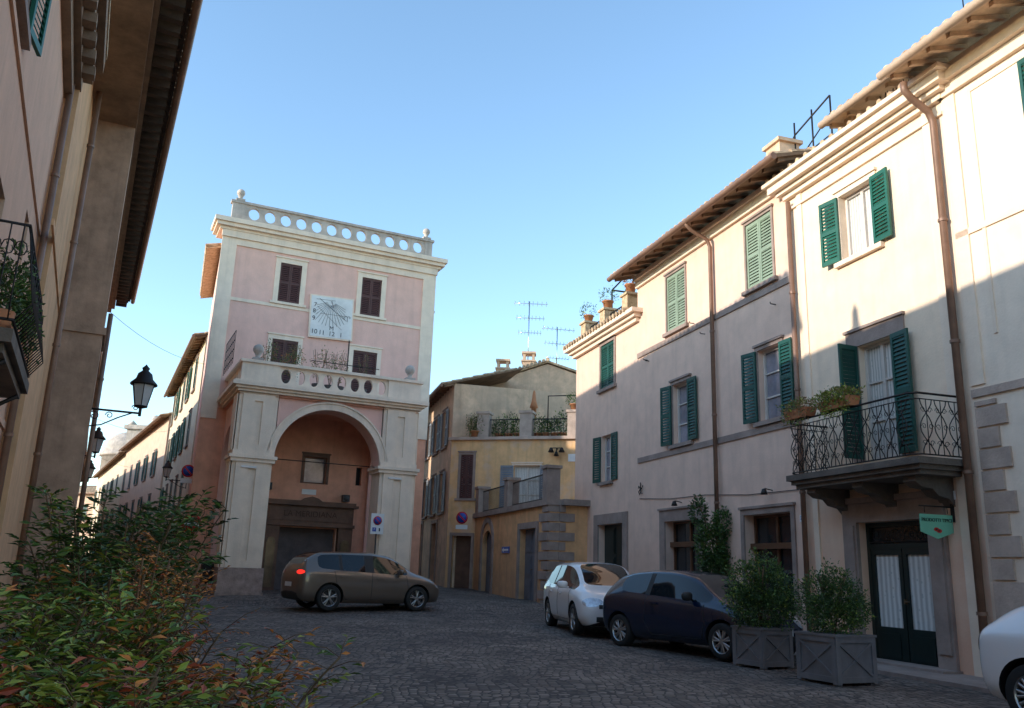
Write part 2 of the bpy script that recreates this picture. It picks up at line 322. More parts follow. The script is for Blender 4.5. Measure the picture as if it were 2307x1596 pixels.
def wallbody(b,x0,x1,z0,z1,depth,mk,holes=None):
    mb=MB(); wallgrid(mb,x0,x1,z0,z1,holes if holes is not None else b.h,.22)
    mb.quad((x0,depth,z0),(x0,0,z0),(x0,0,z1),(x0,depth,z1)); mb.quad((x1,0,z0),(x1,depth,z0),(x1,depth,z1),(x1,0,z1)); mb.quad((x1,depth,z0),(x0,depth,z0),(x0,depth,z1),(x1,depth,z1))
    mb.quad((x0,0,z1),(x1,0,z1),(x1,depth,z1),(x0,depth,z1))
    return b.part(mb,'wall',[mk])
def eave(b,x0,x1,z,over,back,slope=.3,raf=.5,gut='gutter',tile='tile',wood='wood_dark',y0=0,thick=.07):
    mb=MB()
    def sl(xa,xb,ya,yb,dz0,dz1,m):
        f=lambda x,y,d:(x,y,z+slope*(y+over-y0)+d)
        mb.hexa([f(xa,ya,dz0),f(xb,ya,dz0),f(xb,yb,dz0),f(xa,yb,dz0)],[f(xa,ya,dz1),f(xb,ya,dz1),f(xb,yb,dz1),f(xa,yb,dz1)],m)
    sl(x0,x1,y0-over,y0+back,0,thick,1)
    n=max(1,int((x1-x0)/raf))
    for i in range(n+1):
        x=x0+.05+(x1-x0-.18)*i/n; sl(x,x+.08,y0-over+.06,y0+.02,-.08,-.001,1)
    k=int((x1-x0)/.21)
    for i in range(k):
        x=x0+(i+.5)*(x1-x0)/k; r=.085+random.uniform(-.006,.006); ya=y0-over-.07+random.uniform(-.02,.015); L=min(back+over,3.2); seg=7
        ya0=ya
        for j in range(seg):
            yb=ya0+L/seg+.03; vs=[]
            for yy,rr in ((ya0,r),(yb,r*.8)):
                for a in range(7):
                    t=math.pi*a/6; vs.append((x+math.cos(t)*rr*1.15,yy,z+slope*(yy+over-y0)+thick+math.sin(t)*rr+(.02 if yy==ya0 else 0)))
            mb.add(vs,[(a,a+1,a+8,a+7) for a in range(6)],0,True); mb.add(vs[:7],[tuple(range(7))],0); ya0=yb-.03
    o=b.part(mb,'roof',[tile,wood])
    if gut:
        mb=MB(); mb.cyl((x0-.02,y0-over-.09,z+.01),(x1+.02,y0-over-.09,z+.01),.075,n=10); mb.obj('gutter',o,[gut])
    return o
def downpipe(b,x,z1,z0,y=-.1,over=0,r=.05,k='gutter'):
    mb=MB(); pts=[]
    if over: pts=[(x-.0,-over-.08,z1+.12),(x,-over-.08,z1-.02),(x,-over+.05,z1-.14),(x,y-.08,z1-.32)]
    pts+= [(x,y,z1-.5),(x,y,z0)]
    if not over: pts=[(x,y,z1),(x,y,z0)]
    mb.tube(pts,r,8)
    for i in range(int((z1-z0)/2)): z=z0+.8+i*2; mb.cyl((x,y,z),(x,y,z+.05),r*1.25,n=8)
    b.part(mb,'downpipe',[k])
def cornice(b,x0,x1,z,steps,mk,name='cornice',ends=True,y=0):
    mb=MB()
    for dz0,dz1,p in steps: mb.box(x0-(p if ends else 0),x1+(p if ends else 0),y-p,y+.05,z+dz0,z+dz1-.001)
    return b.part(mb,name,[mk])
# ------------------------------------------------------------------ foliage
def leafmesh(name,P,N,U,size,elong,mats,mi):
    n=len(P); U=U/np.linalg.norm(U,axis=1,keepdims=True); N=N-U*(N*U).sum(1,keepdims=True); N/=np.linalg.norm(N,axis=1,keepdims=True)+1e-9; S=np.cross(N,U)
    sz=size*rng.uniform(.6,1.25,(n,1)); V=np.empty((n,4,3)); V[:,0]=P; V[:,1]=P+U*sz*.45+S*sz/elong*.5+N*sz*.08; V[:,2]=P+U*sz-N*sz*.08; V[:,3]=P+U*sz*.45-S*sz/elong*.5+N*sz*.08
    me=bpy.data.meshes.new(name); F=np.arange(n*4).reshape(n,4)
    me.from_pydata(V.reshape(-1,3).tolist(),[],F.tolist())
    for k in mats: me.materials.append(M[k])
    me.polygons.foreach_set("material_index",np.asarray(mi,dtype=np.int32)); me.update(); return me
def blobleaves(name,blobs,n,size,elong,mats,w,parent=None,droop=0.0):
    tot=sum(b[1][0]*b[1][1]*b[1][2] for b in blobs); Ps=[];Us=[];Ms=[]
    for c,r in blobs:
        k=max(8,int(n*r[0]*r[1]*r[2]/tot)); d=rng.normal(size=(k,3)); d/=np.linalg.norm(d,axis=1,keepdims=True)
        rad=rng.uniform(.35,1.0,(k,1))**.6*(1+.22*np.sin(d[:,:1]*7+c[0]*9)*np.cos(d[:,1:2]*6+c[1]*5)+rng.normal(0,.09,(k,1)))
        Ps.append(np.array(c)+d*rad*np.array(r)); Us.append(d+rng.normal(0,.7,(k,3))+np.array([0,0,.3-droop]))
        ww=np.array(w,float)*rng.uniform(.4,1.6,len(w)); ww/=ww.sum(); Ms.append(rng.choice(len(mats),k,p=ww))
    P=np.concatenate(Ps);U=np.concatenate(Us);mi=np.concatenate(Ms); N=rng.normal(size=P.shape)+np.array([0,0,.8])
    o=bpy.data.objects.new(name,leafmesh(name,P,N,U,size,elong,mats,mi)); COL.objects.link(o); o.parent=parent; return o
def nandina(label,base,n,height,spread,lean,leafs,cols,size=.055,name='nandina_shrub',dens=9):
    e=empty(name,base,0,label,'shrub'); mb=MB(); P=[];U=[];mi=[]
    for i in range(n):
        az=random.uniform(0,2*math.pi); rr=random.random()**.5
        b0=Vector((math.cos(az)*rr*spread*.35,math.sin(az)*rr*spread*.35,0)); h=height*random.uniform(.55,1.0)
        tip=Vector((math.cos(az)*rr*spread+lean[0]+random.uniform(-.1,.1),math.sin(az)*rr*spread+lean[1]+random.uniform(-.1,.1),h))
        mid=(b0+tip)/2+Vector((0,0,h*.22)); pts=[b0*(1-t)**2+mid*2*t*(1-t)+tip*t*t for t in [k/7 for k in range(8)]]
        mb.tube(pts,.006,4); cw=cols[i%len(cols)]
        for k in range(dens):
            t=.25+.75*k/(dens-1); q=b0*(1-t)**2+mid*2*t*(1-t)+tip*t*t
            for j in range(2):
                a=random.uniform(0,6.28); tw=Vector((math.cos(a),math.sin(a),random.uniform(-.1,.8))).normalized(); L=random.uniform(.14,.30)*(1.15-t*.4)
                mb.tube([q,q+tw*L*.6+Vector((0,0,.015)),q+tw*L],.0022,3)
                for l in range(leafs):
                    f=(l+1)/leafs; pp=q+tw*L*f; sd=tw.cross(Vector((0,0,1)))
                    if sd.length<.1: sd=Vector((1,0,0))
                    sd.normalize(); dd=(tw*.7+sd*random.choice((-1,1))*random.uniform(.4,1)+Vector((0,0,random.uniform(-.45,.25))))
                    P.append(pp);U.append(dd); mi.append(random.choice(cw))
    mb.obj('stems',e,['stem'])
    P=np.array(P);U=np.array(U); N=rng.normal(0,.5,P.shape)+np.array([0,0,1.])
    o=bpy.data.objects.new('foliage',leafmesh('foliage',P,N,U,size,2.7,['leaf_dark','leaf_mid','leaf_lime','leaf_red','leaf_orange'],mi)); COL.objects.link(o); o.parent=e
    return e
# ------------------------------------------------------------------ ground
def zg(x,y):
    r=np.interp(y,[-900,14,18,22,24,26,28,30,34,40,50,70,900],[0,0,.06,.12,.19,.34,.38,.4,.5,.75,1.2,2,2]); l=np.interp(y,[-900,14,18,22,24,26,32,45,60,900],[0,0,.06,.12,.19,.34,.3,0,-.4,-.4])
    a=x/max(y,1.0); w=min(1,max(0,(a+.34)/.05)); w=w*w*(3-2*w)
    return float(l*(1-w)+r*w)
xs=sorted(set([-800,-400,-200,-120]+[x*1.0 for x in range(-80,61)]+[100,200,400,800])); ys=sorted(set([-800,-300,-100]+[y*1.0 for y in range(-40,121)]+[160,250,500,900]))
vs=[(x,y,zg(x,y)) for y in ys for x in xs]; nx=len(xs)
me=bpy.data.meshes.new('ground'); me.from_pydata(vs,[],[(j*nx+i,j*nx+i+1,(j+1)*nx+i+1,(j+1)*nx+i) for j in range(len(ys)-1) for i in range(nx-1)])
me.materials.append(M['cobble']); me.polygons.foreach_set("use_smooth",[True]*len(me.polygons))
o=bpy.data.objects.new('ground',me); COL.objects.link(o); o["kind"]="structure"
# ------------------------------------------------------------------ facade row A (frame: x = toward camera, y = into house)
PA=(6.39,14.13); aA=math.atan2(-.956,.294)
grp='terraced houses around the square'
mb=MB(); fr=Bld.__new__(Bld); fr.org=PA; fr.ang=aA; fr.off=(0,0,0)
for i in range(28):
    xa=-14.3+i; xb=xa+.99
    P=[fr.W(xa,-1.05),fr.W(xb,-1.05),fr.W(xb,.3),fr.W(xa,.3)]
    mb.hexa([(p.x,p.y,zg(p.x,p.y)-.2) for p in P],[(p.x,p.y,zg(p.x,p.y)+.055) for p in P])
o=mb.obj('pavement',None,['stone_grey']); o["kind"]="structure"
# S1
b=Bld('terrace_house','beige plaster house with a flowered roof terrace and green shutters',PA,aA,-12,group=grp)
opening(b,-12.2,-11.2,6.8,8.2,shut='closed',shm='shutter_dark_green',sill=True,sur=.1)
opening(b,-12.15,-11.35,3.95,5.35,'pane_light',shut='open',shm='shutter_dark_green',sur=.0,swing=(R(10),0))
d=door(b,-12.3,-10.55,.1,2.7,'green_black',sur=.3)
wallbody(b,-14.3,-9.6,-.5,8.4,8,'plaster_beige')
cornice(b,-14.3,-9.6,8.3,[(0,.12,.12),(.12,.22,.22),(.22,.34,.34)],'trim_pale')
mb=MB()
for i in range(22): x=-14.5+i*.225; mb.cyl((x,-.4,8.68),(x,.3,8.8),.065,n=8)
for i in range(16): y=i*.23-.3; mb.cyl((-14.7,y,8.68),(-14.1,y,8.76),.065,n=8)
b.part(mb,'roof_edge',['tile'])
for x in (-14.0,-12.4,-10.7): 
    mb=MB(); mb.box(x-.2,x+.2,.1,.5,8.4,9.45); mb.box(x-.25,x+.25,.05,.55,9.45,9.52); b.part(mb,'terrace_pier',['brick'])
mb=MB()
for xa,xb in ((-13.8,-12.6),(-12.2,-10.9)):
    for z in (8.75,9.3): mb.box(xa,xb,.28,.31,z,z+.03)
    n=int((xb-xa)/.12)
    for i in range(n): mb.box(xa+i*.12,xa+i*.12+.015,.285,.305,8.75,9.3)
mb.tube([(-13.2,.8,8.4),(-13.2,.8,10.5),(-10.2,.8,10.9),(-10.2,.8,8.4)],.03,5); mb.tube([(-13.2,2.6,8.4),(-13.2,2.6,10.5),(-10.2,2.6,10.9)],.03,5); mb.tube([(-13.2,.8,10.5),(-13.2,2.6,10.5)],.03,5); mb.tube([(-10.2,.8,10.9),(-10.2,2.6,10.9)],.03,5)
b.part(mb,'railing',['iron'])
def pot(w,r,h,label,cols=('leaf_mid','leaf_lime','leaf_dark'),wts=(1,1,.5),fh=.3,fr_=.3,n=220,ls=.07):
    e=empty('potted_plant',w,0,label,'potted plant'); mb=MB(); mb.lathe([(0,0),(r*.7,0),(r,h*.85),(r*1.12,h*.86),(r*1.12,h),(r*.9,h),(r*.85,h*.8),(0,h*.8)],n=14); mb.obj('pot',e,['terracotta'])
    blobleaves('foliage',[((0,0,h+fh*.5),(fr_,fr_,fh))],n,ls,2.2,list(cols),wts,e)
pot(b.W(-14.0,.3,9.525),.16,.24,'terracotta pot with leafy plant on a terrace pier'); pot(b.W(-12.4,.3,9.525),.17,.28,'terracotta pot with leafy plant on a terrace pier'); 
pot(b.W(-10.7,.3,9.525),.17,.3,'terracotta pot of pink flowers on a terrace pier',('leaf_mid','leaf_red','leaf_dark'),(1,1,1),.45,.25,400)
# S2
b=Bld('row_house','beige three storey house with green shutters and tiled eave',PA,aA,-6,group=grp)
for x in (-7.8,-4.0): opening(b,x,x+1.0,7.5,9.05,shut='closed',shm='shutter_pale_green',sur=.06,surm='stone_grey')
for x in (-7.55,-3.72): opening(b,x,x+.85,4.5,6.05,'pane_light',shut='open',shm='shutter_dark_green',sur=.08,swing=(R(10),0),mull=(1,3))
def shopdoor(b,x0,x1,z0,z1,zt,sur):
    opening(b,x0,x1,z0,z1,'pane_dark','frame_brown',sur=sur,sill=False,kind='door',mull=(2,1),depth=.3)
    mb=MB(); mb.box(x0,x1,.12,.2,zt,zt+.12); b.part(mb,'door_transom',['frame_brown']); mb=MB(); mb.box(x0+.05,x1-.05,.14,.2,z0,z0+.5); b.part(mb,'kick_panel',['frame_brown'])
shopdoor(b,-8.05,-6.35,.05,2.62,2.0,.28); shopdoor(b,-4.45,-2.8,0,2.6,1.9,.12)
wallbody(b,-9.6,-2.35,-.5,9.75,8,'plaster_beige')
cornice(b,-9.58,-2.37,7.22,[(0,.14,.035)],'stone_grey','string_course',False); cornice(b,-9.58,-2.37,4.26,[(0,.14,.035)],'stone_grey','string_course',False)
cornice(b,-9.6,-2.37,9.3,[(0,.2,.08),(.2,.32,.16)],'trim_pale','cornice',False)
eave(b,-9.95,-1.8,9.6,.65,6,wood='wood_eave')
mb=MB()
for x in (-2.6,-2.0,-1.4): mb.tube([(x,.4,9.7),(x,.4,11.0)],.02,5)
mb.tube([(-3.4,.4,10.0),(-2.6,.4,10.7),(-1.4,.4,11.0)],.02,5); mb.tube([(-2.6,.4,10.0),(-1.4,.4,10.6)],.015,5); b.part(mb,'roof_railing',['iron'])
mb=MB(); mb.box(-3.1,-2.6,.0,.5,9.7,10.5); mb.box(-3.16,-2.54,-.06,.56,10.5,10.58); b.part(mb,'chimney',['plaster_old'])
downpipe(b,-5.4,9.55,.1,over=.65); downpipe(b,-2.28,8.9,.1,over=0)
mb=MB(); 
for i,(xa,za,xb,zb) in enumerate([(-9.5,3.3,-6,3.15),(-6,3.15,-2.5,3.0)]): mb.tube([(xa,-.02,za),((xa+xb)/2,-.02,(za+zb)/2-.05),(xb,-.02,zb)],.008,4)
b.part(mb,'cable',['iron'])
for x,z in ((-9.0,7.05),(-6.4,7.4),(-5.9,7.0),(-3.0,6.9),(-8.9,7.0)):
    mb=MB(); mb.tube([(x,0,z),(x,-.12,z),(x,-.14,z+.04)],.012,5); b.part(mb,'hook',['iron'])
mb=MB()
for k in range(5): a=k*1.25; mb.tube([(-9.4,-.03,3.55),(-9.4+.1*math.cos(a),-.05,3.55+.13*math.sin(a)),(-9.4+.14*math.cos(a+.5),-.03,3.55+.17*math.sin(a+.5))],.014,4)
b.part(mb,'wall_ornament',['iron'])
def spot(b,x,z):
    w=b.W(x,0,z); e=empty('spot_lamp',w,b.ang,'small black spotlight fixed over a shop door','lamp'); mb=MB(); mb.tube([(0,0,0),(0,-.18,.03),(0,-.2,0)],.012,5); mb.obj('arm',e,['iron'])
    mb=MB(); mb.lathe([(0,.05),(.04,.04),(.06,-.02),(.075,-.07),(.06,-.07),(0,-.04)],(0,-.2,-.02),10); mb.obj('lamp_shade',e,['iron'])
spot(b,-7.2,3.05); spot(b,-3.4,3.05)
# S3
b=Bld('shop_house','cream house with curved iron balcony and green door shop',PA,aA,0,group=grp)
opening(b,-.82,.08,7.1,8.4,'curtain_white','frame_white',sur=.1,surm='trim_pale',shut='open',shm='shutter_green',mull=(2,1),swing=(R(8),R(-3)))
w=opening(b,-.6,.28,3.35,5.4,'curtain_white','frame_white',sur=.28,surm='stone_grey',shut='right',shm='shutter_dark_green',mull=(2,3),sill=False,kind='balcony_door',swing=(0,R(-6)))
mb=MB(); mb.X=Matrix.Translation((-.6,-.06,0))@Matrix.Rotation(R(-84),4,'Z')@Matrix.Translation((.6,.06,0)); leaf(mb,-.6,-.18,3.36,5.39,-.06); mb.obj('shutter',w,['shutter_dark_green'])
b.h.append((-.9,.72,-.05,2.3))
mb=MB(); mb.box(-.9,-.82,.14,.22,0,2.3); mb.box(.64,.72,.14,.22,0,2.3); mb.box(-.82,.64,.141,.219,1.86,1.94); mb.box(-.82,.64,.141,.219,2.22,2.3)
for xa,xb in ((-.82,-.1),(-.08,.64)):
    mb.box(xa,xa+.08,.15,.2,.02,1.86); mb.box(xb-.08,xb,.15,.2,.02,1.86); mb.box(xa+.08,xb-.08,.151,.199,.02,.6); mb.box(xa+.08,xb-.08,.151,.199,1.76,1.86); mb.box(xa+.16,xb-.16,.14,.15,.12,.5)
d=b.part(mb,'door',['green_black'],'dark green double glazed shop door')
mb=MB(); mb.quad((-.75,.185,.58),(-.17,.185,.58),(-.17,.185,1.78),(-.75,.185,1.78)); mb.quad((-.01,.185,.58),(.57,.185,.58),(.57,.185,1.78),(-.01,.185,1.78)); mb.obj('pane',d,['curtain_lace'],label='glass pane with white lace curtain')
mb=MB(); mb.quad((-.82,.2,1.94),(.64,.2,1.94),(.64,.2,2.22),(-.82,.2,2.22)); mb.obj('fanlight',d,['pane_dark'])
def scroll(mb,cx,cz,r,y,k=1,t0=0,turns=1.4,th=.007,fl=1):
    pts=[]
    for i in range(15): t=i/14; a=t0+k*t*turns*2*math.pi; rr=r*(1-.75*t); pts.append((cx+fl*rr*math.cos(a),y,cz+rr*math.sin(a)))
    mb.tube(pts,th,5)
mb=MB(); mb.tube([(-.8,.12,1.97),(.62,.12,1.97)],.01,5)
for i in range(5): scroll(mb,-.62+i*.28,2.08,.11,.12,1 if i%2 else -1,0); 
mb.obj('grille',d,['iron'])
mb=MB(); mb.box(-.07,-.05,.1,.15,.98,1.06); mb.cyl((-.06,.1,1.02),(.05,.1,1.02),.01,n=6); mb.obj('handle',d,['bronze'])
mb=MB()
for xa,xb in ((-1.25,-.9),(.72,1.07)): mb.box(xa,xb,-.06,.002,-.1,2.3); mb.box(xa+.05,xb-.05,-.09,-.061,.3,2.25)
mb.box(-1.25,1.07,-.06,.002,2.3,2.62); mb.box(-1.32,1.14,-.11,.002,2.62,2.72)
mb.box(-1.3,1.12,-.35,.1,-.1,.09)
mb.obj('surround',d,['stone_grey'])
wallbody(b,-2.35,1.75,-.5,9.2,8,'plaster_cream')
for xa,xb in ((-2.1,-1.95),(1.35,1.55)): mb=MB(); mb.box(xa,xb,-.03,.002,0,9.0); b.part(mb,'pilaster_strip',['trim_pale'])
cornice(b,-2.35,1.75,9.0,[(-.25,-.2,.05),(0,.1,.1),(.1,.18,.2),(.18,.34,.32),(.34,.42,.4)],'trim_pale')
mb=MB()
for i in range(17): x=-2.6+i*.26; mb.cyl((x,-.36,9.46),(x,.5,9.6),.06,n=8)
b.part(mb,'roof_edge',['tile'])
downpipe(b,1.66,9.15,.1,over=.55,r=.06)
mb=MB(); mb.box(-.85,-.5,.25,.6,9.3,10.15); mb.box(-.9,-.45,.2,.65,10.15,10.22); b.part(mb,'chimney_pillar',['brick'])
eave(b,-1.1,2.2,10.05,.35,4,slope=.22,y0=.35,wood='wood_bounce_lit',gut='gutter_lit')
mb=MB()
for x in (-2.2,-1.9,-1.6,-1.3): mb.tube([(x,.3,9.4),(x,.3,10.0)],.014,4)
mb.tube([(-2.2,.3,10.0),(-1.3,.3,10.05)],.014,4); mb.tube([(-2.2,.3,9.4),(-1.3,.3,10.0)],.012,4)
for i in range(9): x=.1+i*.2; mb.tube([(x,.3,9.45),(x+.15,.3,10.1)],.01,4); mb.tube([(x+.15,.3,9.45),(x,.3,10.1)],.01,4)
b.part(mb,'roof_trellis',['iron'])
mb=MB(); mb.tube([(.6,2,10.3),(.6,2,12.6)],.012,4); b.part(mb,'aerial_rod',['iron'])
# balcony
mb=MB(); x0,x1,p=-1.62,1.6,.92
mb.box(x0,x1,-p,.02,3.02,3.12); mb.box(x0+.06,x1-.06,-p+.06,.02,2.95,3.019); mb.box(x0+.12,x1-.12,-p+.12,.02,2.88,2.949)
bal=b.part(mb,'balcony',['stone_dark'])
for x in (-1.2,0,1.15):
    mb=MB(); prof=[(0,2.88),(-.7,2.88),(-.72,2.8),(-.6,2.72),(-.4,2.7),(-.3,2.6),(-.1,2.56),(0,2.45)]
    mb.add([(x-.12,y,z) for y,z in prof]+[(x+.12,y,z) for y,z in prof],[tuple(range(8)),tuple(range(15,7,-1))]+[(i,i+8,(i+1)%8+8,(i+1)%8) for i in range(8)]); mb.obj('corbel',bal,['stone_dark'])
mb=MB(); zt,zb=4.08,3.16
def railrun(pts):
    for z,r in ((zt,.018),(zt-.09,.009),(zb,.012)): mb.tube([(x,y,z) for x,y in pts],r,5)
corner=[(x0+.04,0),(x0+.04,-p+.12),(x0+.16,-p+.03),(x1-.16,-p+.03),(x1-.04,-p+.12),(x1-.04,0)]
railrun(corner)
def ornament(ax,ay,bx,by):
    L=math.hypot(bx-ax,by-ay); n=max(1,round(L/.27)); ux,uy=(bx-ax)/L,(by-ay)/L; ox,oy=-uy,ux
    if oy>0: ox,oy=-ox,-oy
    for i in range(n):
        u0=(i+.5)*L/n
        def pt(du,z,bul=0): return (ax+ux*(u0+du)+ox*bul,ay+uy*(u0+du)+oy*bul,z)
        h=zt-.09-zb
        for s in (-1,1):
            mb.tube([pt(s*.11*math.cos(t*math.pi*2),zb+h*t,.05*math.sin(t*math.pi)*(1-t)) for t in [k/12 for k in range(13)]],.008,4)
            for cz in (.2,.5,.8):
                mb.tube([pt(s*(.065+.045*(1-.7*k/10)*math.cos(k*.7)),zb+h*cz+.05*(1-.7*k/10)*math.sin(k*.7)) for k in range(11)],.005,4)
        mb.tube([pt(0,zb),pt(0,zt-.09)],.007,4)
ornament(x0+.16,-p+.03,x1-.16,-p+.03); ornament(x0+.04,0,x0+.04,-p+.12); ornament(x1-.04,-p+.12,x1-.04,0)
mb.obj('railing',bal,['iron'])
for (cx,L_,dense,lbl) in ((-1.15,.6,900,'trough of dry trailing plants on the iron balcony'),(-.1,.75,2000,'trough of leafy yellow green plants on the iron balcony')):
    e=empty('balcony_planter',b.W(cx,-p+.02,4.1),aA,lbl,'planter'); mb=MB(); mb.hexa([(-L_/2,-.09,0),(L_/2,-.09,0),(L_/2,.09,0),(-L_/2,.09,0)],[(-L_/2-.03,-.12,.16),(L_/2+.03,-.12,.16),(L_/2+.03,.12,.16),(-L_/2-.03,.12,.16)]); mb.obj('trough',e,['terracotta'])
    blobleaves('foliage',[((-L_*.3,0,.2),(.27,.24,.14)),((0,0,.22),(.3,.24,.15)),((L_*.3,0,.2),(.27,.24,.14)),((0,-.14,.02),(.42,.12,.16))],dense,.055,2.3,['leaf_lime','leaf_mid','leaf_dry'],(1.2,.6,.5) if dense>1500 else (.3,.3,1),e)
spot(b,-.1,2.95)
# hanging shop sign
e=empty('hanging_shop_sign',b.W(1.22,-.02,2.32),aA,'pale green hanging shop sign on an iron bracket','sign'); mb=MB(); mb.tube([(0,0,.12),(0,-.62,.12)],.012,5); mb.box(-.02,.02,-.02,.02,-.1,.3); mb.tube([(0,-.1,.12),(0,-.1,.02)],.006,4); mb.tube([(0,-.52,.12),(0,-.52,.02)],.006,4); mb.obj('bracket',e,['iron'])
mb=MB(); poly=[(-.62,.0),(-.02,.0),(-.02,-.26),(-.32,-.36),(-.62,-.26)]; mb.add([(-.008,y,z) for y,z in poly]+[(.008,y,z) for y,z in poly],[(0,1,2,3,4),(9,8,7,6,5)]+[(i,i+5,(i+1)%5+5,(i+1)%5) for i in range(5)]); pn=mb.obj('panel',e,['sign_green'])
textobj('PRODOTTI TIPICI',.072,pn,'green_black',(.013,-.32,-.085),(R(90),0,R(90)))
mb=MB()
for k in range(2):
    mb.add([(.013,-.34+.05*math.cos(t)+k*.05,-.22-k*.02+.03*math.sin(t)) for t in [i*math.pi/5 for i in range(10)]],[tuple(range(10))],0)
    mb.add([(.0135,-.34+.02*math.cos(t)+k*.05,-.22-k*.02+.012*math.sin(t)) for t in [i*math.pi/5 for i in range(10)]],[tuple(range(10))],1)
mb.obj('emblem',pn,['sign_red','green_black'])
def plate(b,x,z,w,h,txt,label,y=-.02,tc='sign_blue',pm='white_paint',size=None):
    e=empty('number_plate' if len(txt)<4 else 'street_plate',b.W(x,y,z),b.ang,label,'plate'); mb=MB(); mb.box(-w/2,w/2,0,.015,-h/2,h/2); o=mb.obj('panel',e,[pm])
    if txt: textobj(txt,size or h*.7,o,tc,(0,-.004,0))
plate(b,1.22,2.62,.15,.13,'23','small white house number plate'); plate(b,-2.45,2.45,.14,.13,'22','small white house number plate')
# S4
b=Bld('corner_house','pale cream house with stone quoins and deep tiled eave',PA,aA,6,group=grp)
opening(b,3.75,4.7,7.2,8.8,shut='open',shm='shutter_dark_green',sur=.12,surm='trim_pale'); opening(b,4.0,4.9,4.5,6.2,'pane_light',shut='right',shm='shutter_dark_green',sur=.12,surm='stone_grey',sidesill=.6)
opening(b,7.3,8.3,4.5,6.2,'pane_light',shut='open',shm='shutter_dark_green',sur=.12); door(b,4.9,6.1,0,2.5,'wood_brown')
wallbody(b,1.75,12,-.5,9.6,8,'plaster_pale')
cornice(b,1.8,12,4.02,[(0,.12,.04)],'stone_quoin','string_course',False)
cornice(b,1.8,12,6.55,[(0,.1,.03)],'trim_pale','string_course',False)
cornice(b,1.76,12,9.0,[(0,.2,.08),(.2,.36,.18)],'trim_pale','cornice',False)
mb=MB(); mb.box(1.8,2.05,-.03,.002,4.2,9.0); mb.box(2.3,2.36,-.02,.002,4.9,8.9); mb.box(2.36,12,-.019,.002,8.84,8.9); b.part(mb,'pilaster_strip',['trim_pale'])
mb=MB(); z=0; i=0
while z<3.9:
    h=.31 if z>.7 else .7; w=(.5 if i%2 else .34); mb.box(1.84,1.87+w,-.04,.002,z,min(z+h-.03,3.95)); z+=h; i+=1
b.part(mb,'quoins',['stone_quoin'])
eave(b,1.45,12,9.45,.8,6,raf=.4,wood='wood_bounce_lit',gut='gutter_lit')
# ------------------------------------------------------------------ pink building
PB=(-8.37,25.74); aB=R(25.6)
b=Bld('arcade_building','pink building with tall arched portico, sundial and pierced parapet',PB,aB,2.95,cat='building',z=.3)
YM=3.5
b.h=[]
for x in (1.42,4.5): opening(b,x,x+.78,10.5,12.0,shut='closed',shm='shutter_brown',sur=.18,surm='trim_cream',y=YM)
for x in (1.4,4.38): opening(b,x,x+.92,6.8,9.1,shut='closed',shm='shutter_brown',sur=.16,surm='trim_cream',y=YM,sill=False,kind='balcony_door')
up=list(b.h); b.h=[]
BX=-.1
mb=MB()
wallgrid(mb,-.7,7.45,6.4,12.9,up,.22,YM,0)
mb.quad((BX,11,6.4),(-.7,YM,6.4),(-.7,YM,12.9),(BX,11,12.9)); mb.quad((7.45,YM,6.4),(7.45,11,6.4),(7.45,11,12.9),(7.45,YM,12.9)); mb.quad((7.45,11,-1),(BX,11,-1),(BX,11,12.9),(7.45,11,12.9)); mb.quad((-.7,YM,12.9),(7.45,YM,12.9),(7.45,11,12.9),(BX,11,12.9))
low=[(2.3,4.25,.2,2.5),(2.95,3.75,4.05,5.0),(4.85,5.05,4.1,4.75)]
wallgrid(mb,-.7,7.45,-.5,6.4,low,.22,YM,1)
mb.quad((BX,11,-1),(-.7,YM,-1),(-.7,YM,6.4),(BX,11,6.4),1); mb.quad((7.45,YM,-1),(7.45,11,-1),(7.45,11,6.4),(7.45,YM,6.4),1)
AC=2.95;AR=1.7;AZ=4.42
spandrel(mb,AC,AR,AZ,6.42,.12,.9,0)
for xs_,sg in ((0,1),(5.9,-1)):
    mb.X=Matrix.Translation((xs_,0,0))@Matrix.Rotation(R(90),4,'Z')
    y0_,y1_=(-.6,-.12) if sg>0 else (.12,.6)
    spandrel(mb,2.2,1.2,4.42,6.42,y0_,y1_,0); mb.box(3.4,3.5,y0_,y1_,0,6.42,0); mb.X=None
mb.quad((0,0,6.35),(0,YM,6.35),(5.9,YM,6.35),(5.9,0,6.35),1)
b.part(mb,'wall',['plaster_pink','plaster_salmon'])
for x0 in (0,4.65):
    mb=MB(); x1=x0+1.25
    mb.box(x0-.06,x1+.06,-.08,1.06,-.3,.42,1); mb.box(x0-.03,x1+.03,-.05,1.03,.42,1.12,1)
    mb.box(x0+.03,x1-.03,.06,.97,1.12,6.42,0)
    for za,zb_ in ((1.12,4.25),(4.6,6.35)):
        xa,xb,ya,yb=x0+.14,x1-.14,0,.06
        mb.box(xa,xa+.36,ya,yb,za,zb_); mb.box(xb-.36,xb,ya,yb,za,zb_); mb.box(xa+.36,xb-.36,ya,yb,za,za+.2); mb.box(xa+.36,xb-.36,ya,yb,zb_-.2,zb_)
    mb.box(x0-.04,x1+.04,-.05,1.05,4.25,4.36); mb.box(x0-.09,x1+.09,-.1,1.1,4.36,4.46); mb.box(x0+.0,x1-.0,-.02,1.0,4.46,4.6)
    for za,zb_ in ((1.12,4.25),(4.6,6.35)):
        X=x0 if x0<1 else x1
        mb.box(X-.03 if x0<1 else X,X if x0<1 else X+.03,.12,.88,za,zb_)
    b.part(mb,'pier',['trim_cream','granite_base'])
mb=MB(); archband(mb,AC,AR,AR+.2,AZ,.04,.12); archband(mb,AC,AR+.2,AR+.25,AZ,.0,.12); b.part(mb,'archivolt',['trim_cream'])
mb=MB()
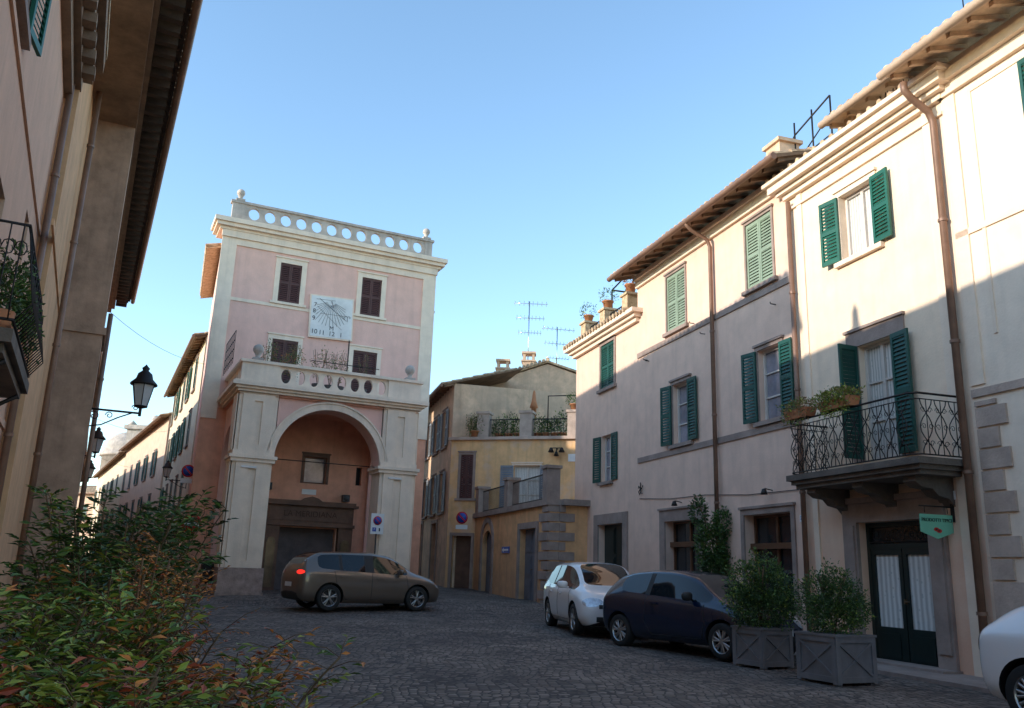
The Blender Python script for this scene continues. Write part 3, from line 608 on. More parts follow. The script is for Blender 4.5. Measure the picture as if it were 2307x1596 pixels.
for z0,z1,p in ((6.42,6.5,.05),(6.5,6.58,.14),(6.58,6.7,.24),(6.7,6.74,.18)): mb.box(-p,5.9+p,-p,YM,z0,z1-.001)
b.part(mb,'cornice',['trim_cream'])
mb=MB(); zb,zt=6.74,7.34
mb.box(0,1.15,-.02,.22,zb,zt); mb.box(4.75,5.9,-.02,.22,zb,zt)
n=8
for i in range(n): holepanel(mb,1.15+i*3.6/n,1.15+(i+1)*3.6/n,zb,zt,.15,.23,.05,.15)
for xs_ in (0,5.9):
    mb.X=Matrix.Translation((xs_,0,0))@Matrix.Rotation(R(90),4,'Z'); s=(-.2,-.06) if xs_==0 else (.06,.2)
    for i in range(6): holepanel(mb,.22+i*.54,.22+(i+1)*.54,zb,zt,.12,.2,*s)
    mb.X=None
mb.box(-.06,5.96,-.08,.26,zt,zt+.09); mb.box(-.06,.24,.26,YM,zt,zt+.09); mb.box(5.66,5.96,.26,YM,zt,zt+.09)
b.part(mb,'balustrade',['trim_cream'])
def ballfin(x,y,z,r=.17):
    mb=MB(); mb.box(x-.16,x+.16,y-.16,y+.16,z,z+.08); mb.lathe([(.1,.08),(.07,.14),(.09,.2)]+[(r*math.sin(t),.2+r-r*math.cos(t)) for t in [math.pi*k/9 for k in range(2,10)]],(x,y,z),14); b.part(mb,'ball_finial',['parapet_grey'])
ballfin(.45,.1,zt+.09); ballfin(5.5,.1,zt+.09)
for xa,xb in ((-.72,-.2),(6.95,7.47)): mb=MB(); mb.box(xa,xb,YM-.05,YM+.002,6.0,12.6); b.part(mb,'corner_pilaster',['trim_cream'])
mb=MB(); mb.box(-.2,6.95,YM-.05,YM+.002,12.35,12.6)
mb.box(-.75,7.5,YM-.12,YM+.002,12.6,12.85); b.part(mb,'frieze',['trim_cream'])
mb=MB(); mb.box(-.2,6.95,YM-.03,YM+.002,10.28,10.4); b.part(mb,'string_course',['trim_cream'])
mb=MB()
for z0,z1,p in ((12.85,12.95,.15),(12.95,13.08,.28),(13.08,13.25,.36)): mb.box(-.7-p,7.45+p,YM-p,YM+1.0,z0,z1-.001)
b.part(mb,'cornice',['trim_cream'])
mb=MB(); z0,z1=13.25,13.98
mb.box(-.5,7.25,YM,YM+.22,z0,z0+.12); mb.box(-.5,.0,YM,YM+.22,z0+.12,z1); mb.box(6.95,7.25,YM,YM+.22,z0+.12,z1)
for i in range(12): holepanel(mb,.0+i*6.95/12,(i+1)*6.95/12,z0+.12,z1,.2,.235,YM+.03,YM+.19)
mb.box(-.56,7.31,YM-.04,YM+.26,z1,z1+.09); b.part(mb,'parapet',['parapet_grey'])
ballfin(-.25,YM+.11,z1+.09,.15); ballfin(7.0,YM+.11,z1+.09,.15)
mb=MB(); mb.X=Matrix.Translation((3.43,YM-.1,10.18))@Matrix.Rotation(R(-2),4,'Y'); mb.box(-.82,.82,0,.08,-.82,.82,1); mb.box(-.77,.77,-.012,0,-.77,.77,0)
sd=b.part(mb,'sundial',['marble','trim_cream'])
mb=MB(); yy=YM-.117
def ln(xa,za,xb,zb,r=.006): mb.tube([(3.43+xa,yy,10.18+za),(3.43+xb,yy,10.18+zb)],r,4)
for i in range(17):
    a=R(-158+i*8.4)
    x_,z_=math.cos(a),math.sin(a); k=min(.98,.55/max(abs(x_),.01),1.0/max(abs(z_),.01)); ln(-.05+x_*.16,.62+z_*.16,-.05+x_*k,.62+z_*k,.0055)
ln(-.5,.66,.55,-.05,.009); ln(-.55,.35,.4,-.42,.0055); ln(-.62,.63,.1,.66,.0055); ln(-.45,.1,.5,.12,.0055)
mb.tube([(3.43-.05,yy,10.8),(3.43-.03,yy-.35,10.45)],.012,5)
mb.obj('hour_lines',sd,['ink'])
for t,x,z,s in (('7',-.64,.40,.22),('8',-.66,.16,.22),('9',-.66,-.12,.24),('10',-.6,-.62,.24),('11',-.32,-.63,.24),('12',.05,-.63,.24),('1',.40,-.63,.24),('M',.03,-.42,.22)): textobj(t,s,sd,'ink',(3.43+x,YM-.118,10.18+z))
mb=MB(); scroll(mb,3.43+.52,10.26,.07,yy,1,math.pi*.1,.6,.01); scroll(mb,3.43+.66,10.26,.07,yy,1,math.pi*.1,.6,.01,-1); mb.tube([(3.43+.59,yy,10.26),(3.43+.59,yy,10.1)],.01,4); mb.obj('ram_symbol',sd,['ink'])
mb=MB(); yv=YM
mb.box(1.75,2.25,yv-.28,yv-.01,.2,2.55); mb.box(4.3,4.8,yv-.28,yv-.01,.2,2.55); mb.box(1.7,4.85,yv-.34,yv-.01,2.55,2.66); mb.box(1.75,4.8,yv-.26,yv-.01,2.66,3.25); mb.box(1.62,4.93,yv-.42,yv-.01,3.25,3.33); mb.box(1.7,4.85,yv-.34,yv-.01,3.33,3.42)
mb.box(1.85,4.7,yv-.285,yv-.261,2.73,3.18,0); mb.extr([(2.9,3.42),(3.65,3.42),(3.5,3.52),(3.28,3.58),(3.05,3.52)],yv-.3,yv-.05)
sf=b.part(mb,'shopfront',['wood_brown'],'dark carved wooden shopfront')
textobj('LA MERIDIANA',.28,sf,'wood_letter',(3.27,yv-.29,2.96))
for xc in (2.0,4.55):
    mb=MB(); mb.box(xc-.15,xc+.15,yv-.3,yv-.281,.5,2.0,1); mb.box(xc-.15,xc-.12,yv-.31,yv-.301,.5,2.0); mb.box(xc+.12,xc+.15,yv-.31,yv-.301,.5,2.0); archband(mb,xc,.02,.14,2.0,yv-.32,yv-.3); mb.obj('showcase',sf,['bronze','bronze'])
b.h=[]; door(b,2.3,4.25,.25,2.5,'roll_brown','roll',sur=0,y=YM,hole=False)
opening(b,2.95,3.75,4.05,5.0,'pane_light','wood_brown',sur=.09,surm='wood_brown',y=YM,sill=False,hole=False,mull=(1,1))
opening(b,4.85,5.05,4.1,4.75,'black',None,y=YM,sill=False,hole=False)
for x,z in ((1.75,3.85),(4.5,3.6)): 
    mb=MB(); mb.box(x-.12,x+.12,YM-.25,YM,z-.12,z+.12); mb.lathe([(0,-.27),(.08,-.27),(.1,-.25)],(x,YM,z),12,0,'y'); b.part(mb,'loudspeaker',['metal_dark'])
mb=MB(); mb.box(2.95,3.45,YM-.03,YM,3.66,3.84); b.part(mb,'plaque',['marble'])
for xa in (.3,4.95): mb=MB(); mb.box(xa,xa+.45,-.03,-.005,4.07,4.13); b.part(mb,'plaque',['marble'])
mb=MB(); mb.tube([(1.3,.3,4.44),(4.6,.3,4.44)],.015,5); b.part(mb,'tie_rod',['iron'])
for sx,zz,ya_,yb_ in ((-1,12.45,.85,7.45),(1,11.5,1.3,7.4)):
    mb=MB(); ov=.5
    xw=(lambda y:-.7+.08*(y-YM)) if sx<0 else (lambda y:7.45)
    for i in range(int((yb_-ya_)/.24)):
        y=YM+ya_+.1+i*.24; mb.cyl((xw(y),y,zz+.14),(xw(y)+sx*(ov+.04),y,zz),.09,n=8,m=0)
    ya,yb=YM+ya_,YM+yb_
    mb.hexa([(xw(ya),ya,zz+.02),(xw(ya)+sx*ov,ya,zz-.12),(xw(yb)+sx*ov,yb,zz-.12),(xw(yb),yb,zz+.02)],[(xw(ya),ya,zz+.06),(xw(ya)+sx*ov,ya,zz-.08),(xw(yb)+sx*ov,yb,zz-.08),(xw(yb),yb,zz+.06)],1)
    b.part(mb,'side_roof',['tile','brick'])
mb=MB()
for i in range(8): mb.tube([(-.2+.0,.8+i*.3,7.4),(-.2,.8+i*.3,8.5)],.012,4)
for z in (7.6,7.9,8.2,8.5): mb.tube([(-.2,.8,z),(-.2,2.9,z)],.012,4)
b.part(mb,'trellis',['iron'])
mb=MB(); mb.tube([(3.4,.4,6.8),(3.4,.4,8.6)],.02,5); mb.tube([(2.2,.4,7.75),(4.5,.4,7.75)],.015,4); b.part(mb,'frame_pole',['iron'])
for i,(x,n,rr) in enumerate(((.9,500,.38),(1.7,650,.42),(2.6,280,.3),(3.3,260,.3),(3.0,160,.3),(4.1,120,.22))):
    e=empty('balcony_shrub',b.W(x,1.0,6.76),0,'sparse straggly shrub growing in a balcony pot','shrub','shrubs on the portico balcony'); mb=MB(); mb.lathe([(0,0),(.15,0),(.2,.35),(.0,.33)],n=10); mb.obj('pot',e,['stone_dark'])
    blobleaves('foliage',[((0,0,.95),(rr,rr,.45)),((.1,0,1.3),(rr*.6,rr*.6,.35))],n,.07,2.5,['leaf_dry','leaf_mid','leaf_orange'],(1,.8,.3),e)
    mb=MB(); 
    for k in range(8): a=random.uniform(0,6.3); mb.tube([(0,0,.3),(math.cos(a)*rr*.4,math.sin(a)*rr*.4,.8),(math.cos(a)*rr*.8,math.sin(a)*rr*.8,1.5)],.006,4)
    mb.obj('stems',e,['stem'])
PINK=b
def disc(mb,r,y,m,c=(0,0),n=24,r0=0): 
    mb.lathe([(r0,y),(r,y),(r,y+.006)],(c[0],0,c[1]),n,m,'y')
def noparking(loc,ang,label,pole=2.2,board=(.4,.6),r=.17,z=0):
    e=empty('no_parking_sign',loc,ang,label,'sign')
    if pole: mb=MB(); mb.cyl((0,.05,-pole),(0,.05,board[1]/2 if board else .2),.025,n=8); mb.obj('pole',e,['metal_dark'])
    cz=.1
    if board: mb=MB(); mb.box(-board[0]/2,board[0]/2,0,.02,-board[1]/2,board[1]/2); mb.obj('board',e,['white_paint'])
    mb=MB(); disc(mb,r,-.012,0,(0,cz)); disc(mb,r*.78,-.018,1,(0,cz)); mb.X=Matrix.Translation((0,0,cz))@Matrix.Rotation(R(45),4,'Y'); mb.box(-r*.8,r*.8,-.024,-.0185,-r*.1,r*.1,0); mb.X=None
    f=mb.obj('sign_face',e,['sign_red','sign_blue'])
    if board:
        mb=MB(); mb.box(-.15,-.03,-.01,0,-.24,-.12); o=mb.obj('parking_square',e,['sign_blue']); textobj('P',.1,o,'white_paint',(-.09,-.014,-.18)); mb=MB(); mb.box(.06,.1,-.01,0,-.23,-.13); mb.obj('symbol',e,['black'])
    else:
        mb=MB(); mb.box(-r,r,-.012,0,cz-r-.2,cz-r-.04); mb.obj('plate',e,['white_paint'])
    return e
noparking(b.W(4.62,-.25,2.6),aB,'white no parking board on a pole beside the arch pier',2.2,(.42,.64),.14)
w=b.W(-.75,4.9,4.2); noparking((w.x,w.y,w.z),aB,'round no parking sign on the salmon side wall',0,None,.22)
e=empty('no_entry_sign',(-9.9,27.3,.34),aB,'round red no entry sign on a pole by the wall','sign'); mb=MB(); mb.cyl((0,.04,0),(0,.04,2.35),.025,n=8); mb.obj('pole',e,['metal_dark']); mb=MB(); mb.X=Matrix.Translation((0,0,2.05)); disc(mb,.3,-.01,0); mb.box(-.22,.22,-.02,-.011,-.055,.055,1); mb.obj('sign_face',e,['sign_red','white_paint'])
e=empty('litter_bin',(-9.0,26.6,.34),aB,'dark cylindrical litter bin on a post beside the pier','bin'); mb=MB(); mb.lathe([(0,.3),(.17,.3),(.2,.85),(.21,.87),(.19,.88),(.17,.85),(0,.8)],n=16); mb.cyl((0,0,0),(0,0,.3),.03,n=8); mb.obj('bin_body',e,['metal_dark']); mb=MB(); mb.lathe([(.2,.95),(.12,1.02),(0,1.04)],n=14); mb.cyl((-.18,0,.85),(-.18,0,.96),.012,n=5); mb.cyl((.18,0,.85),(.18,0,.96),.012,n=5); mb.obj('lid',e,['metal_dark'])
# ------------------------------------------------------------------ generic house
def house(name,label,pl,pr,z0,z1,depth,wall,wins,shm='shutter_dark_green',pane='pane_dark',eav=.4,sur=.08,surm='stone_grey',slope=.3,cat='house',raf=.6):
    ang=math.atan2(pr[1]-pl[1],pr[0]-pl[0]); L=math.hypot(pr[0]-pl[0],pr[1]-pl[1]); b=Bld(name,label,pl,ang,L/2,cat); b.L=L
    for (x,z,w,h,st) in wins:
        if st=='door': door(b,x,x+w,z,z+h,'wood_brown',sur=.15)
        elif st=='garage': door(b,x,x+w,z,z+h,'metal_dark','roll',sur=.15)
        elif st=='open': opening(b,x,x+w,z,z+h,'pane_light',shut='open',shm=shm,sur=sur,surm=surm)
        elif st=='bare': opening(b,x,x+w,z,z+h,pane,sur=sur,surm=surm)
        else: opening(b,x,x+w,z,z+h,shut='closed',shm=shm,sur=sur,surm=surm)
    wallbody(b,0,L,z0,z1,depth,wall)
    if eav: eave(b,-.1,L+.1,z1-slope*eav,eav,depth*.6,slope=slope,raf=raf,wood='wood_eave')
    return b
W1l=(-1.25,35.0)
b=Bld('terrace_building','low ochre building with terrace, iron railing and grey doors',W1l,math.atan2(-8.5,2.57),4.4)
L1=math.hypot(8.5,2.57)
door(b,1.2,2.6,.35,2.75,'grey_door','panel',sur=.0); door(b,6.0,7.7,.3,2.65,'grey_door','panel',sur=.2,surm='stone_grey')
mb=MB(); wallgrid(mb,0,L1,-.3,3.3,b.h,.22)
mb.quad((L1,0,-.3),(L1+.2,2.2,-.3),(L1+.2,2.2,3.3),(L1,0,3.3)); mb.quad((0,0,3.3),(L1,0,3.3),(L1+.2,8,3.3),(0,8,3.3)); mb.quad((0,8,-.3),(0,0,-.3),(0,0,3.3),(0,8,3.3))
b.part(mb,'wall',['plaster_yellow_lower'])
mb=MB(); archband(mb,1.9,.7,.9,2.35,-.05,.01); mb.box(1.0,1.2,-.05,.01,.2,2.35); mb.box(2.6,2.8,-.05,.01,.2,2.35); b.part(mb,'door_surround',['stone_grey'])
mb=MB(); spandrel(mb,1.9,.7,2.05,2.76,-.002,.1); b.part(mb,'arch_infill',['plaster_yellow_lower'])
mb=MB(); z=.2; i=0
while z<3.2: w=.8 if i%2 else .5; mb.box(L1-w,L1+.04,-.07,.3,z,z+.25); mb.box(L1+.0,L1+.09,.301,w,z,z+.25); z+=.29; i+=1
b.part(mb,'quoins',['stone_grey'])
mb=MB(); mb.box(-.05,L1+.08,-.12,.35,3.3,3.48); mb.box(L1-.1,L1+.35,.35,2.3,3.3,3.48); b.part(mb,'cornice',['stone_grey'])
for x in (.3,4.3,L1-.35): mb=MB(); mb.box(x-.22,x+.22,-.05,.38,3.48,4.45); mb.box(x-.27,x+.27,-.1,.43,4.45,4.55); b.part(mb,'terrace_pier',['stone_grey'])
mb=MB(); mb.box(L1-.05,L1+.35,1.9,2.3,3.48,4.45); b.part(mb,'terrace_pier',['stone_grey'])
for xa,xb in ((.52,4.08),(4.52,L1-.57)):
    mb=MB(); mb.box(xa,xb,.14,.17,4.32,4.36); mb.box(xa,xb,.14,.17,3.55,3.58)
    n=int((xb-xa)/.13)
    for i in range(n): mb.box(xa+i*.13,xa+i*.13+.012,.15,.162,3.56,4.32)
    b.part(mb,'railing',['iron'])
e=empty('one_way_sign',b.W(4.4,-.03,2.0),b.ang,'small blue arrow sign on the ochre wall','sign'); mb=MB(); mb.box(-.45,.45,0,.02,-.11,.11); o=mb.obj('board',e,['sign_blue']); mb=MB(); mb.extr([(-.38,0),(-.2,.08),(-.2,.03),(.36,.03),(.36,-.03),(-.2,-.03),(-.2,-.08)],-.006,-.001); mb.obj('arrow',e,['white_paint'])
noparking((-1.75,34.0,3.15),R(-15),'round no parking sign with plate on the corner wall',0,None,.24)
b=Bld('yellow_house','peeling yellow house with roof terrace full of potted plants',(-2.4,35.4),math.atan2(-1.6,5.4),2.5)
opening(b,2.75,3.85,3.7,5.45,'curtain_white',shut='open',shm='shutter_blue_grey',sur=.08,surm='trim_pale'); opening(b,.45,1.0,4.1,5.9,shut='closed',shm='shutter_brown',sur=.1)
door(b,.25,1.05,.4,2.6,'wood_brown','roll',sur=.12)
LL=math.hypot(5.4,1.6)
wallbody(b,0,LL,-.3,6.5,5,'plaster_yellow')
mb=MB(); mb.box(-.1,LL+.1,-.15,.1,6.5,6.62); b.part(mb,'cornice',['stone_quoin'])
for x in (1.35,3.2,5.2): mb=MB(); mb.box(x-.25,x+.25,-.05,.4,6.62,7.6); mb.box(x-.3,x+.3,-.1,.45,7.6,7.7); b.part(mb,'terrace_pier',['stone_quoin'])
for xa,xb in ((1.6,2.95),(3.45,4.95)):
    mb=MB(); mb.box(xa,xb,.14,.17,7.35,7.39); n=int((xb-xa)/.13)
    for i in range(n): mb.box(xa+i*.13,xa+i*.13+.012,.15,.162,6.65,7.36)
    b.part(mb,'railing',['iron'])
mb=MB(); mb.tube([(4.0,.5,6.6),(4.0,.5,8.4),(5.6,.5,8.4)],.03,5); b.part(mb,'pergola_pole',['iron'])
mb=MB(); mb.tube([(4.55,0,6.1),(4.55,-.15,6.12),(4.55,-.2,6.0)],.025,5); mb.tube([(4.32,-.2,6.12),(4.78,-.2,6.12)],.02,5)
for dx in (-.22,.22): mb.lathe([(0,.0),(.05,-.02),(.13,-.2),(0,-.16)],(4.55+dx,-.2,6.15),8)
mb.lathe([(0,.0),(.04,-.02),(.11,-.2),(0,-.16)],(4.55,-.2,6.0),8)
b.part(mb,'wall_lamp',['iron'])
mb=MB(); mb.box(5.0,5.45,-.03,0,5.6,5.9); b.part(mb,'plaque',['marble'])
for i,x in enumerate((.8,1.1,1.9,2.3,2.7,3.6,3.9,4.3,4.6)): pot(b.W(x,.55,6.55),.18,.3,'potted plant on the yellow house terrace',('leaf_dark','leaf_mid','leaf_lime'),(1,1,.3),random.uniform(.4,.65),random.uniform(.26,.4),420,.1)
pot(b.W(5.2,.15,7.71),.2,.25,'potted plant on a terrace pier',('leaf_dark','leaf_mid','leaf_lime'),(1,1,.3),.3,.35,300,.09); pot(b.W(1.0,.0,6.63),.2,.25,'potted shrub spilling over the terrace edge',('leaf_mid','leaf_dry','leaf_dark'),(1,1,.3),.5,.4,500,.09)
e=empty('garden_parasol',b.W(3.2,1.2,6.55),0,'closed dark red garden parasol on a terrace','parasol'); mb=MB(); mb.cyl((0,0,0),(0,0,2.2),.025,n=6); mb.obj('pole',e,['metal_dark']); mb=MB(); mb.lathe([(.03,2.25),(.06,2.15),(.1,1.8),(.18,1.5),(.11,1.48),(.10,1.0),(.03,1.0)],n=8); mb.obj('canopy',e,['terracotta'])
b=Bld('gable_house','old bare plaster house with low gable and chimneys',(-2.6,39.0),math.atan2(-.4,6.4),3)
mb=MB(); poly=[(0,0),(6.8,0),(6.8,9.9),(4.3,10.75),(0,9.25)]
mb.extr(poly,0,9); b.part(mb,'wall',['plaster_old'])
mb=MB()
for (xa,za),(xb,zb_) in (((-.3,9.2),(4.3,10.8)),((4.3,10.8),(7,9.9))): mb.hexa([(xa,-.12,za),(xb,-.12,zb_),(xb,9,zb_),(xa,9,za)],[(xa,-.12,za+.1),(xb,-.12,zb_+.1),(xb,9,zb_+.1),(xa,9,za+.1)])
for i in range(26): t=i/25; x=-.3+t*4.6; mb.cyl((x,-.18,9.33+t*1.6),(x,.5,9.33+t*1.6),.09,n=7)
b.part(mb,'roof',['tile'])
for x,z in ((2.1,10.0),(3.35,10.4)):
    mb=MB(); mb.box(x-.3,x+.3,1.2,1.8,z-.3,z+.75); mb.box(x-.36,x+.36,1.14,1.86,z+.75,z+.83)
    for dx in (-.22,.22): 
        for dy in (1.28,1.72): mb.box(x+dx-.06,x+dx+.06,dy-.06,dy+.06,z+.83,z+1.15)
    mb.box(x-.34,x+.34,1.16,1.84,z+1.15,z+1.25); b.part(mb,'chimney',['plaster_old'])
def antenna(w,h,label,k=5):
    e=empty('tv_antenna',w,R(random.uniform(-20,20)),label,'antenna','rooftop antennas'); mb=MB(); mb.tube([(0,0,0),(0,0,h)],.028,5); mb.obj('mast',e,['chrome'])
    mb=MB()
    for j in range(3):
        z=h-.12-j*.75; L=1.3-j*.2; mb.tube([(-L*.6,0,z),(L*.7,0,z)],.016,4)
        for i in range(k+3): x=-L*.55+i*L*1.2/(k+2); mb.tube([(x,-.25,z+.02),(x,.25,z+.02)],.009,4); mb.tube([(x,0,z-.12),(x,0,z+.14)],.008,4)
    mb.obj('dipoles',e,['chrome'])
antenna(b.W(3.3,1.5,10.3),4.0,'tall television antenna mast on a tiled roof'); antenna(b.W(4.7,2.2,10.5),2.7,'shorter television antenna mast on a tiled roof')
wins=[]
for x in (.8,2.9,5.0,7.0): wins+= [(x,6.4,.9,1.6,'open'),(x,3.6,.9,1.7,'open')]
wins+=[(5.6,.8,1.2,2.4,'door'),(2.0,1.0,1.1,2.3,'garage')]
house('street_house','ochre brown house lining a rising cobbled street',(-4.75,44.2),(-2.4,35.4),-.3,8.95,5,'plaster_old',wins,'shutter_blue_grey',eav=.5)
house('street_house','plain house further up the rising street',(-8.5,58),(-4.85,44.4),-.3,8.5,6,'plaster_old',[(x,z,.9,1.6,'closed') for x in (1,4,7,10,12) for z in (3.9,6.4)],'shutter_brown',eav=.4)
def SR(pl,pr,z1,wall,shm,lab,zz=(3.6,6.4,9.0),n=4):
    L=math.hypot(pr[0]-pl[0],pr[1]-pl[1]); ws=[]
    for i in range(n):
        x=.8+i*(L-1.2)/n
        for z in zz:
            if z+1.6<z1: ws.append((x,z,.9,1.55,random.choice(('open','closed')))) 
        ws.append((x,.3,1.1,2.3,'door'))
    return house('street_house',lab,pl,pr,-1,z1,6,wall,ws,shm,eav=.45)
SR((-20.5,51),(-13.6,36.5),11.0,'plaster_street','shutter_green','cream street house with green shutters in a narrow lane',n=5)
SR((-31,69),(-20.7,51.2),9.8,'plaster_street_rose','shutter_dark_green','rose street house with dark shutters in a narrow lane',n=5)
SR((-44,92),(-31.1,69.2),9.6,'plaster_street','shutter_dark_green','pale street house at the far end of a lane',n=6)
house('street_house','sunlit house closing the end of the lane',(-52,96),(-41,92),-1,8,6,'plaster_street_rose',[(x,z,1,1.7,'closed') for x in (1,3.5,6,8.5) for z in (1.5,5)],eav=.4)
b=Bld('church_dome','small grey church dome with lantern above distant roofs',(-50,112),0,0,cat='church'); mb=MB(); mb.lathe([(3.2,-2),(3.2,14),(3.5,14),(3.5,14.4)]+[(3.2*math.cos(t),14.4+3.0*math.sin(t)) for t in [k*math.pi/20 for k in range(0,10)]]+[(.5,17.4),(.5,18.3),(.65,18.35),(0,19)],n=20); b.part(mb,'dome',['parapet_grey'])
b=Bld('bell_tower','low grey church bell gable above distant roofs',(-45,105),0,0,cat='church'); mb=MB(); mb.box(-2.5,3.5,0,3,-1,16.8); mb.box(-2.8,3.8,-.3,3.3,16.8,17.3); mb.lathe([(.5,17.3),(.3,17.8),(.55,18.2),(.3,18.7),(0,18.8)],(.5,1,0),12); b.part(mb,'tower',['parapet_grey'])
# ------------------------------------------------------------------ left buildings
phi=R(-26); dL=(math.sin(phi),math.cos(phi)); nL=(math.cos(phi),-math.sin(phi)); PL=(-1.0*nL[0],-1.0*nL[1]); aL=math.atan2(dL[1],dL[0])
b=Bld('balcony_house','rosy plaster house with iron balcony and green shutters',PL,aL,0); 
b.off=(0,.2,0)
opening(b,7.7,8.6,6.2,7.8,shut='open',shm='shutter_green',sur=.12,surm='stone_grey',swing=(0,R(-10))); opening(b,8.9,9.8,3.2,4.9,'pane_dark',sur=0,shut=None,sill=False); opening(b,11.9,12.4,4.9,5.6,'pane_dark','stone_grey',sur=0,sill=False)
opening(b,3,4,6.2,7.8,shut='open',sur=.12); opening(b,10.6,12.0,1.2,2.6,'pane_dark','iron',sur=.1,mull=(6,4))
wallbody(b,-18,14,-.5,8.7,9,'plaster_left_pink')
mb=MB()
for z0,z1,p in ((8.3,8.5,.12),(8.5,8.7,.22),(8.7,8.95,.36),(8.95,9.2,.48)): mb.box(-18,14.0+p*.3,-p,.05,z0,z1-.001)
for i in range(60): mb.box(-16+i*.5,-15.8+i*.5,-.4,-.2,8.55,8.7)
b.part(mb,'cornice',['cornice_brown'])
mb=MB(); mb.box(-18,14.1,-.5,9,9.2,9.3); b.part(mb,'roof',['tile'])
mb=MB(); mb.box(-18,13.98,-.03,.002,3.0,3.1,0); mb.box(-18,13.98,-.03,.002,5.95,6.03,0); b.part(mb,'string_course',['plaster_left_pink'])
downpipe(b,13.85,8.6,.1,y=-.09,r=.05)
mb=MB(); mb.lathe([(.22,9.3),(.18,9.5),(.1,9.55),(.08,9.85),(0,10.0)],(11.2,-.1,0),12); b.part(mb,'chimney_cap',['brick'])
mb=MB(); mb.box(8.2,10.9,-.44,.02,3.05,3.17); mb.box(8.3,10.8,-.38,.02,2.97,3.05); bal=b.part(mb,'balcony',['stone_dark'])
for x in (8.6,10.5): mb=MB(); mb.tube([(x,0,2.6),(x,-.1,2.55),(x,-.16,2.63),(x,-.12,2.69),(x,-.22,2.85),(x,-.38,2.96)],.025,6); mb.obj('corbel',bal,['iron'])
mb=MB()
for z in (3.25,4.12): mb.tube([(8.22,0,z),(8.22,-.42,z),(10.88,-.42,z),(10.88,0,z)],.015,5)
for i in range(21):
    x=8.25+i*.13; mb.tube([(x,-.42,3.25),(x,-.54,3.42),(x,-.48,3.75),(x,-.42,4.12)],.008,4)
    if i%2: mb.tube([(x+.09*math.cos(k*.8),-.47,3.85+.09*math.sin(k*.8)) for k in range(8)],.006,4)
for X in (8.22,10.88):
    for i in range(4): y=-.08-i*.1; mb.tube([(X,y,3.25),(X+(.06 if X>9 else -.06),y,3.45),(X,y,4.12)],.008,4); mb.tube([(X,y+.05*math.cos(k*.8),3.9+.07*math.sin(k*.8)) for k in range(8)],.006,4)
mb.obj('railing',bal,['iron'])
for k in range(4):
    w=b.W(8.5+k*.65,.2-.28,3.18); e=empty('balcony_pot_plant',w,0,'trailing green plant in a pot on the iron balcony','potted plant','plants on the iron balcony'); mb=MB(); mb.lathe([(0,0),(.1,0),(.13,.2),(0,.19)],n=10); mb.obj('pot',e,['terracotta']); blobleaves('foliage',[((0,0,.4),(.22,.16,.28)),((.05,0,.65),(.15,.15,.18))],600,.06,2.2,['leaf_dark','leaf_mid'],(1,1),e)
b=Bld('ochre_house','ochre house with stone pilasters and deep bracketed tiled eave',PL,aL,24)
opening(b,24,25,6.6,8.4,shut='closed',sur=.1); opening(b,24,25,3.6,5.4,shut='closed',sur=.1)
wallbody(b,14.0,34,-1,10.9,9,'plaster_ochre')
mb=MB(); mb.box(18.4,19.9,-.84,.002,-1,10.2); mb.box(18.35,19.95,-.89,.003,5.6,5.75); b.part(mb,'pilaster',['pilaster_brown'])
mb=MB()
for z0,z1,p in ((10.2,10.35,.86),(10.35,10.55,.96)): mb.box(13.2,34.2,-p,.05,z0,z1-.001)
b.part(mb,'cornice',['cornice_brown'])
eave(b,13.0,34.3,10.75,1.45,6,slope=.12,raf=.45,wood='wood_dark')
mb=MB()
for i in range(52): x=13.2+i*.41; mb.box(x,x+.14,-1.35,-.97,10.5,10.7)
b.part(mb,'eave_bracket',['wood_dark'])
mb=MB(); mb.box(13.2,34,-.03,.002,5.9,6.0); b.part(mb,'string_course',['plaster_ochre'])
downpipe(b,17.2,10.2,.2,y=-.12,over=.0,r=.055); downpipe(b,20.1,6.5,.2,y=-.92,r=.05); 
OB=b
b=house('street_house','ochre terraced house along the narrow lane',tuple(OB.W(34.1,.1)[:2]),tuple(OB.W(52,.1)[:2]),-1,9.3,7,'plaster_ochre',[(x,z,1,1.7,'open') for x in (2,6,10,14) for z in (3.5,6.4)],'shutter_dark_green',eav=.7)
b=house('street_house','brown terraced house further down the narrow lane',tuple(OB.W(52.1,.1)[:2]),tuple(OB.W(95,.1)[:2]),-1,8.6,7,'plaster_street_rose',[(x,z,1,1.7,'open') for x in range(2,40,5) for z in (3.5,6)],'shutter_dark_green',eav=.5)
